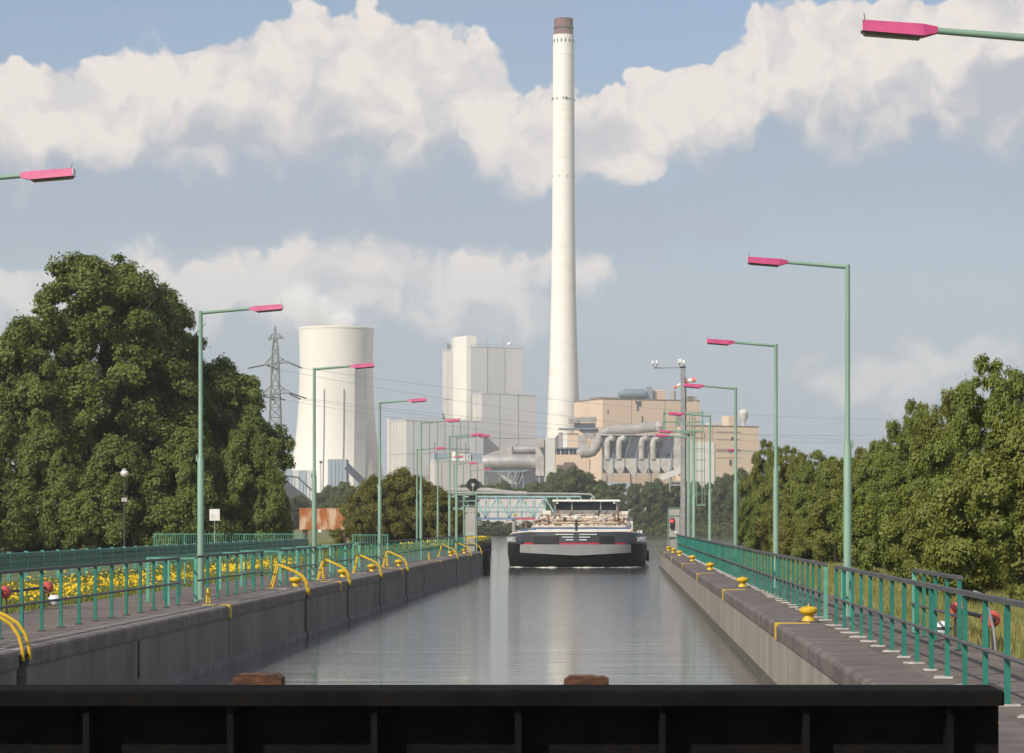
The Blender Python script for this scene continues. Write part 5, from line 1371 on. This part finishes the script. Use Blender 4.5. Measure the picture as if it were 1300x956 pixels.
kind('oak', 20.0, 6.2, 0.5, oval, 820, 170000, 0.29, 'leaf_oak', 1, 0.36, 0.105, 0.20)
kind('under', 9.0, 5.0, 0.0, dome, 420, 70000, 0.27, 'leaf_oak', 9, 0.2, 0.115, 0.20)
kind('oak_b', 13.0, 5.0, 0.3, oval, 480, 90000, 0.28, 'leaf_oak', 2, 0.26, 0.115, 0.24)
kind('bush', 7.5, 4.0, 0.0, dome, 380, 80000, 0.19, 'leaf_bush', 3, 0.12, 0.11, 0.26)
kind('bush_b', 8.5, 3.4, 0.0, oval, 360, 70000, 0.18, 'leaf_bush', 8, 0.12, 0.115, 0.36)
kind('shrub', 6.0, 4.2, 0.0, dome, 300, 48000, 0.22, 'leaf_olive', 5, 0.12, 0.12, 0.18)
kind('far_a', 15.0, 6.0, 0.0, dome, 260, 26000, 0.48, 'leaf_far', 6, 0.3, 0.13, 0.22)
kind('far_b', 15.0, 5.0, 0.0, oval, 230, 23000, 0.47, 'leaf_far', 7, 0.3, 0.13, 0.24)
rgt = random.Random(11)
TN = {'oak': 'broadleaf_tree', 'oak_b': 'broadleaf_tree', 'under': 'broadleaf_tree', 'bush': 'leafy_bush', 'bush_b': 'leafy_bush', 'shrub': 'leafy_bush', 'far_a': 'distant_tree', 'far_b': 'distant_tree'}
def plant(kd, px, ytop, d, wpx, label, group=None, rz=None):
    H, Rm, cm, tm = KIND[kd]
    h = Z(ytop, d); w = wpx * d / F
    r = thing(TN[kd], (X(px, d), d, -0.03), label, 'bush' if TN[kd] == 'leafy_bush' else 'tree', group, rgt.uniform(0, 6.28) if rz is None else rz)
    sxy = w / (2 * Rm * 1.08); sz = h / (H * 1.0)
    for nm, me in (('trunk', tm), ('crown', cm)):
        o = link(nm, me, r); o.scale = (sxy, sxy, sz)
    return r
# left group
plant('oak', 132, 316, 190, 255, 'tall rounded dark green tree at the left, highest of all trees', 'trees on the left bank')
plant('oak', 196, 352, 194, 175, 'tall dark tree leaning against the right side of the tallest left tree', 'trees on the left bank')
plant('oak_b', 20, 418, 184, 170, 'broad dark tree at the left edge, in front of the tallest tree', 'trees on the left bank')
plant('oak_b', 290, 466, 196, 165, 'dark green tree at the right of the left group, beside the pylon', 'trees on the left bank')
plant('oak_b', 212, 440, 203, 170, 'dark tree between the tallest left tree and the one beside the pylon', 'trees on the left bank')
plant('oak_b', -60, 440, 190, 190, 'dark tree partly outside the left edge of the picture', 'trees on the left bank')
for i, (px, yt, d, w, kd) in enumerate([(60, 545, 179, 150, 'under'), (150, 560, 178, 150, 'under'), (235, 552, 179, 150, 'under'), (308, 545, 181, 120, 'under'), (345, 600, 186, 60, 'under'), (-20, 560, 177, 150, 'under')]):
    plant(kd, px, yt, d, w, ['low undergrowth tree beneath the left edge tree', 'low undergrowth tree around the globe lamp', 'low undergrowth tree just left of the notice board', 'low undergrowth tree right of the nearest left lamp post', 'low bush at the foot of the tree beside the pylon', 'low undergrowth tree cut by the left edge of the picture'][i], 'undergrowth below the left trees')
# olive bushes beside the third lamp post
plant('shrub', 532, 612, 243, 110, 'olive green bush at the back of the clump behind the third left lamp post', 'olive bushes before the plant')
plant('shrub', 472, 612, 236, 95, 'olive green bush behind the third left lamp post, left one of the clump', 'olive bushes before the plant')
plant('shrub', 508, 603, 240, 115, 'olive green bush behind the third left lamp post, middle one of the clump', 'olive bushes before the plant')
plant('shrub', 556, 624, 238, 95, 'olive green bush left of the signal cabinet', 'olive bushes before the plant')
plant('shrub', 455, 648, 230, 40, 'lowest olive bush, at the right end of the rusty frame', 'olive bushes before the plant')
# right hedge row, near to far
row = [('bush', 1296, 520, 64, 190), ('bush_b', 1262, 452, 84, 120), ('bush', 1235, 585, 74, 150), ('bush', 1195, 560, 88, 140), ('bush_b', 1212, 490, 96, 95), ('bush_b', 1165, 508, 108, 80),
       ('bush', 1150, 590, 100, 120), ('bush', 1120, 572, 116, 110), ('bush_b', 1132, 548, 128, 70), ('bush', 1085, 590, 126, 100), ('bush_b', 1096, 568, 142, 66), ('bush', 1060, 580, 138, 86),
       ('bush_b', 1040, 572, 152, 70), ('bush', 1022, 588, 158, 80), ('bush_b', 1006, 566, 172, 56), ('bush', 985, 592, 178, 70), ('bush_b', 976, 558, 190, 52), ('bush', 960, 610, 196, 50), ('shrub', 1040, 640, 140, 80), ('shrub', 990, 628, 168, 60)]
spots = ['nearest one, at the right picture edge', 'tallest of the right hedge, pointed top', 'low in front of the tallest one', 'below and left of the tallest one', 'dark shoulder left of the tallest top', 'dark leaning top left of the shoulder',
         'rounded, under the dark leaning top', 'rounded, just right of the nearest right lamp post', 'pointed, right of the nearest right lamp post', 'rounded, behind the nearest right lamp post', 'pointed, behind the nearest right lamp post', 'rounded, just left of the nearest right lamp post',
         'pointed, midway between the two nearest right lamp posts', 'rounded, midway between the two nearest right lamp posts', 'pointed, just right of the second right lamp post', 'rounded, behind the second right lamp post', 'pointed top left of the second right lamp post', 'leftmost and farthest of the hedge', 'low olive one at the hedge foot, right', 'low olive one at the hedge foot, left']
for (kd, px, yt, d, w), sp in zip(row, spots): plant(kd, px, yt, d, w * 1.22, 'green bush in the right hedge, ' + sp, 'bushes of the right hedge')
# wood on the far bank
def FL(px, yt, d):
    row = 'front row tree at the water edge' if d < 737 and yt > 630 else 'tree' if d < 850 else 'rearmost tree'
    z = [(400, 'left of the cooling tower'), (480, 'below the cooling tower'), (600, 'below the long grey hall'), (690, 'behind the truss bridge'), (780, 'below the chimney foot'), (870, 'below the dust filters'), (960, 'below the lower beige building'), (9999, 'behind the right hedge')]
    return 'green far bank ' + row + ' ' + next(n for q, n in z if px < q)
far = []
def ftop(px):
    return float(np.interp(px, [340, 380, 400, 430, 460, 490, 520, 560, 600, 625, 660, 685, 700, 730, 755, 775, 800, 830, 860, 900, 920, 945, 970, 1100], [625, 628, 622, 604, 618, 606, 610, 618, 612, 606, 612, 608, 596, 586, 600, 612, 604, 602, 604, 604, 594, 590, 600, 600]))
for px in range(340, 1100, 15):
    d = rgt.uniform(800, 880) if 585 < px < 705 else rgt.uniform(738, 800)
    far.append((px + rgt.uniform(-5, 5), ftop(px) + rgt.uniform(-2, 7), d, rgt.uniform(40, 56)))
for px in range(345, 1090, 22):
    d = rgt.uniform(850, 960); far.append((px + rgt.uniform(-6, 6), ftop(px) + rgt.uniform(2, 10), d, rgt.uniform(38, 50)))
for px in range(600, 1000, 17):
    if 596 < px < 690: yt, d = 661, 733
    else: yt, d = rgt.uniform(636, 652), rgt.uniform(731, 736)
    far.append((px + rgt.uniform(-4, 4), yt + rgt.uniform(-2, 3), d, rgt.uniform(24, 34)))
for px, yt, d, w in far:
    plant(rgt.choice(['far_a', 'far_a', 'far_b']), px, yt, d, w, FL(px, yt, d), 'wood on the far canal bank')
for i in range(16):
    d = 330 + i * 26; xx = -25 - i * 2.54
    px = 785 + (xx - 6) * F / d
    plant(rgt.choice(['far_a', 'far_b']), px + rgt.uniform(-6, 6), 664 - rgt.uniform(2.5, 5.0) * F / d, d, rgt.uniform(7, 10) * F / d, 'green tree in the distant row behind the rusty frame on the left bank', 'tree row on the left canal bank')

# ------------------------------------------------------------------ grass and flowers
def blades(name, boxes, h, w, m, seed, label, cat, z=0.0):
    rg = np.random.default_rng(seed); Cs = []
    for x0, x1, y0, y1, n in boxes:
        # denser near the camera, where blades show largest
        y = y0 + (y1 - y0) * rg.uniform(0, 1, n) ** 1.5
        x = rg.uniform(x0, x1, n); Cs.append(np.stack([x, y], 1))
    P2 = np.concatenate(Cs); n = len(P2)
    pn = np.sin(P2[:, 0] * 1.3 + 2 * np.sin(P2[:, 1] * .21)) * .5 + np.sin(P2[:, 1] * .37 + P2[:, 0] * .5) * .5
    hh = h * rg.uniform(0.4, 1.2, n) * (1 + 0.45 * pn)
    a = rg.uniform(0, 2 * PI, n); ww = w * rg.uniform(0.6, 1.4, n)
    lean = rg.normal(0, 0.22, (n, 2)) * hh[:, None]
    V = np.zeros((n, 3, 3))
    V[:, 0, :2] = P2 - np.stack([np.cos(a), np.sin(a)], 1) * ww[:, None] / 2; V[:, 1, :2] = P2 + np.stack([np.cos(a), np.sin(a)], 1) * ww[:, None] / 2
    V[:, 2, :2] = P2 + lean; V[:, :2, 2] = GZ; V[:, 2, 2] = hh + GZ
    me = bpy.data.meshes.new(name)
    me.vertices.add(n * 3); me.vertices.foreach_set('co', V.astype(np.float32).ravel())
    me.loops.add(n * 3); me.loops.foreach_set('vertex_index', np.arange(n * 3, dtype=np.int32))
    me.polygons.add(n); me.polygons.foreach_set('loop_start', np.arange(0, n * 3, 3, dtype=np.int32))
    try: me.polygons.foreach_set('loop_total', np.full(n, 3, dtype=np.int32))
    except Exception: pass
    me.update(calc_edges=True)
    at = me.attributes.new('tint', 'FLOAT', 'FACE'); at.data.foreach_set('value', np.clip(rg.uniform(0, .6, n) + .25 * (pn + 1) * .8, 0, 1).astype(np.float32))
    me.materials.append(MAT[m])
    return tag(link(name, me), label, cat, kind='stuff')
blades('meadow_grass', [(-18.5, -13.15, 40, 130, 60000), (-22, -13.15, 130, 190, 16000), (-40, -16, 190, 270, 12000)], 0.24, 0.03, 'leaf_grass', 1, 'rough green grass between the left walkway and the teal fence', 'grass')
blades('dry_grass', [(5.8, 10.5, 24, 120, 70000), (5.8, 10.0, 120, 205, 14000)], 0.20, 0.026, 'leaf_dry', 2, 'tall dry grass between the right walkway and the hedge', 'grass')
def flowers():
    rg = np.random.default_rng(5); pts = []
    def patch(cx, cy, sx, sy, n): pts.append(np.stack([rg.normal(cx, sx, n), rg.normal(cy, sy, n), rg.uniform(0.12, 0.42, n)], 1))
    for i in range(60):
        cy = rg.uniform(48, 118); patch(-13.5 - abs(rg.normal(0, 0.8)), cy, 0.25, 1.0, int(rg.uniform(15, 80)))
    for i in range(26):
        patch(rg.uniform(-18, -14.5), rg.uniform(50, 130), 0.4, 1.4, 25)
    P3 = np.concatenate(pts); P3 = P3[(P3[:, 0] < -13.12) & (P3[:, 0] > -18.4)]
    n = len(P3); N = rg.normal(size=(n, 3)) * 0.5 + np.array([0, -0.5, 0.9])
    me = leaf_mesh('yellow_flowers', P3, N, 0.07 * rg.uniform(0.6, 1.3, n), rg.uniform(0, 1, n), 'leaf_flower', 0.95)
    tag(link('yellow_flowers', me), 'strip of small yellow flowers along the left walkway', 'flowers', kind='stuff')
    n = 1500; P3 = np.stack([rg.uniform(-16.1, -14.1, n), 300 - 100 * rg.uniform(0, 1, n) ** 1.6, rg.uniform(0.05, 0.5, n)], 1)
    me = leaf_mesh('jetty_flowers', P3, rg.normal(size=(n, 3)) * .5 + np.array([0, -.5, .8]), 0.22 * rg.uniform(.6, 1.3, n), rg.uniform(0, 1, n), 'leaf_flower', 0.95)
    tag(link('jetty_flowers', me), 'yellow flowers growing on the timber jetty beyond the left wall', 'flowers', kind='stuff')
    n = 9000; P3 = np.stack([rg.uniform(-16.2, -13.9, n), 301 - 108 * rg.uniform(0, 1, n) ** 1.6, rg.uniform(-0.25, 0.45, n) ], 1)
    me = leaf_mesh('jetty_weeds', P3, rg.normal(size=(n, 3)), 0.2 * rg.uniform(.6, 1.4, n), rg.uniform(0, 1, n), 'leaf_bush', 0.5)
    tag(link('jetty_weeds', me), 'green weeds overgrowing the timber jetty beyond the left wall', 'weeds', kind='stuff')
    # reeds and scrub along the far banks
    n = 26000; u = rg.uniform(0, 1, n)
    xs = -62 + 110 * u; P3 = np.stack([xs, 727 + rg.uniform(-2, 6, n), np.abs(rg.normal(0, 1.3, n)) - 1.2], 1)
    me = leaf_mesh('bank_scrub', P3, rg.normal(size=(n, 3)) + np.array([0, -.4, .4]), 0.55 * rg.uniform(.6, 1.4, n), rg.uniform(0, 1, n), 'leaf_far', 0.5)
    tag(link('bank_scrub', me), 'low green scrub along the water edge of the far bank', 'scrub', kind='stuff')
flowers()

# ------------------------------------------------------------------ steam
def steam(name, label, pts, ra, dens, seed, sc):
    base = Vector(pts[0])
    m = bpy.data.materials.new(name); m.use_nodes = True
    t = NT(m.node_tree); t.n.remove(t.n['Principled BSDF'])
    v = t.node('ShaderNodeVolumePrincipled'); v.inputs['Color'].default_value = (0.995, 0.995, 0.995, 1); v.inputs['Anisotropy'].default_value = -0.3
    tc = t.node('ShaderNodeTexCoord')
    p = tc.outputs['Object']
    a, b = Vector((0, 0, 0)), Vector(pts[-1]) - base; L = b.length
    # distance from the plume axis and position along it
    s = t.m('DIVIDE', t.vm('DOT_PRODUCT', p, tuple(b / L), out=1), L, clamp=True)
    ax = t.vm('SCALE', tuple(b / L)); t.put(ax.node.inputs['Scale'], t.m('MULTIPLY', s, L))
    dist = t.vm('LENGTH', t.vm('SUBTRACT', p, ax), out=1)
    rad = t.m('ADD', ra[0], t.m('MULTIPLY', s, ra[-1] - ra[0]))
    core = t.m('SUBTRACT', 1.0, t.m('DIVIDE', dist, rad), clamp=True)
    fade = t.m('SUBTRACT', 1.0, s)
    n = t.noise(p, sc, 5, 0.6)
    dn = t.m('MULTIPLY', t.m('MULTIPLY', t.m('SUBTRACT', t.m('ADD', n, t.m('MULTIPLY', core, 0.35)), 0.50, clamp=True), core), t.m('MULTIPLY', fade, dens))
    t.put(v.inputs['Density'], dn)
    t.l.new(v.outputs[0], t.n['Material Output'].inputs['Volume'])
    mb = MB().tube([Vector(q) - base for q in pts], [r_ * 1.0 for r_ in ra], 16)
    o = link(name, mb.mesh(name, m)); o.location = base
    tag(o, label, 'steam', kind='stuff')
    return o
steam('steam_plume', 'faint white steam drifting left from the top of the cooling tower', [PT(428, 424, 1590), PT(415, 405, 1588), PT(398, 387, 1585), PT(360, 362, 1580)], [19, 22, 23, 16], 1.7, 1, 0.05)
steam('steam_wisp', 'small white steam wisp on the roof of the tallest grey block', [PT(577, 431, 1615), PT(568, 426, 1614), PT(553, 418, 1612)], [3.0, 3.2, 2.4], 0.35, 2, 0.3)

# ------------------------------------------------------------------ hazy summer air
hz_m = bpy.data.materials.new('haze_air'); hz_m.use_nodes = True
_t = NT(hz_m.node_tree); _t.n.remove(_t.n['Principled BSDF'])
_v = _t.node('ShaderNodeVolumePrincipled'); _v.inputs['Color'].default_value = (0.93, 0.96, 1.0, 1); _v.inputs['Density'].default_value = 0.00013; _v.inputs['Anisotropy'].default_value = 0.0
_t.l.new(_v.outputs[0], _t.n['Material Output'].inputs['Volume'])
hb = MB().box(-3300, 3300, -120, 3700, -4, 312)
tag(link('haze', hb.mesh('haze', hz_m)), 'thin pale summer haze filling the air', 'haze', kind='stuff')
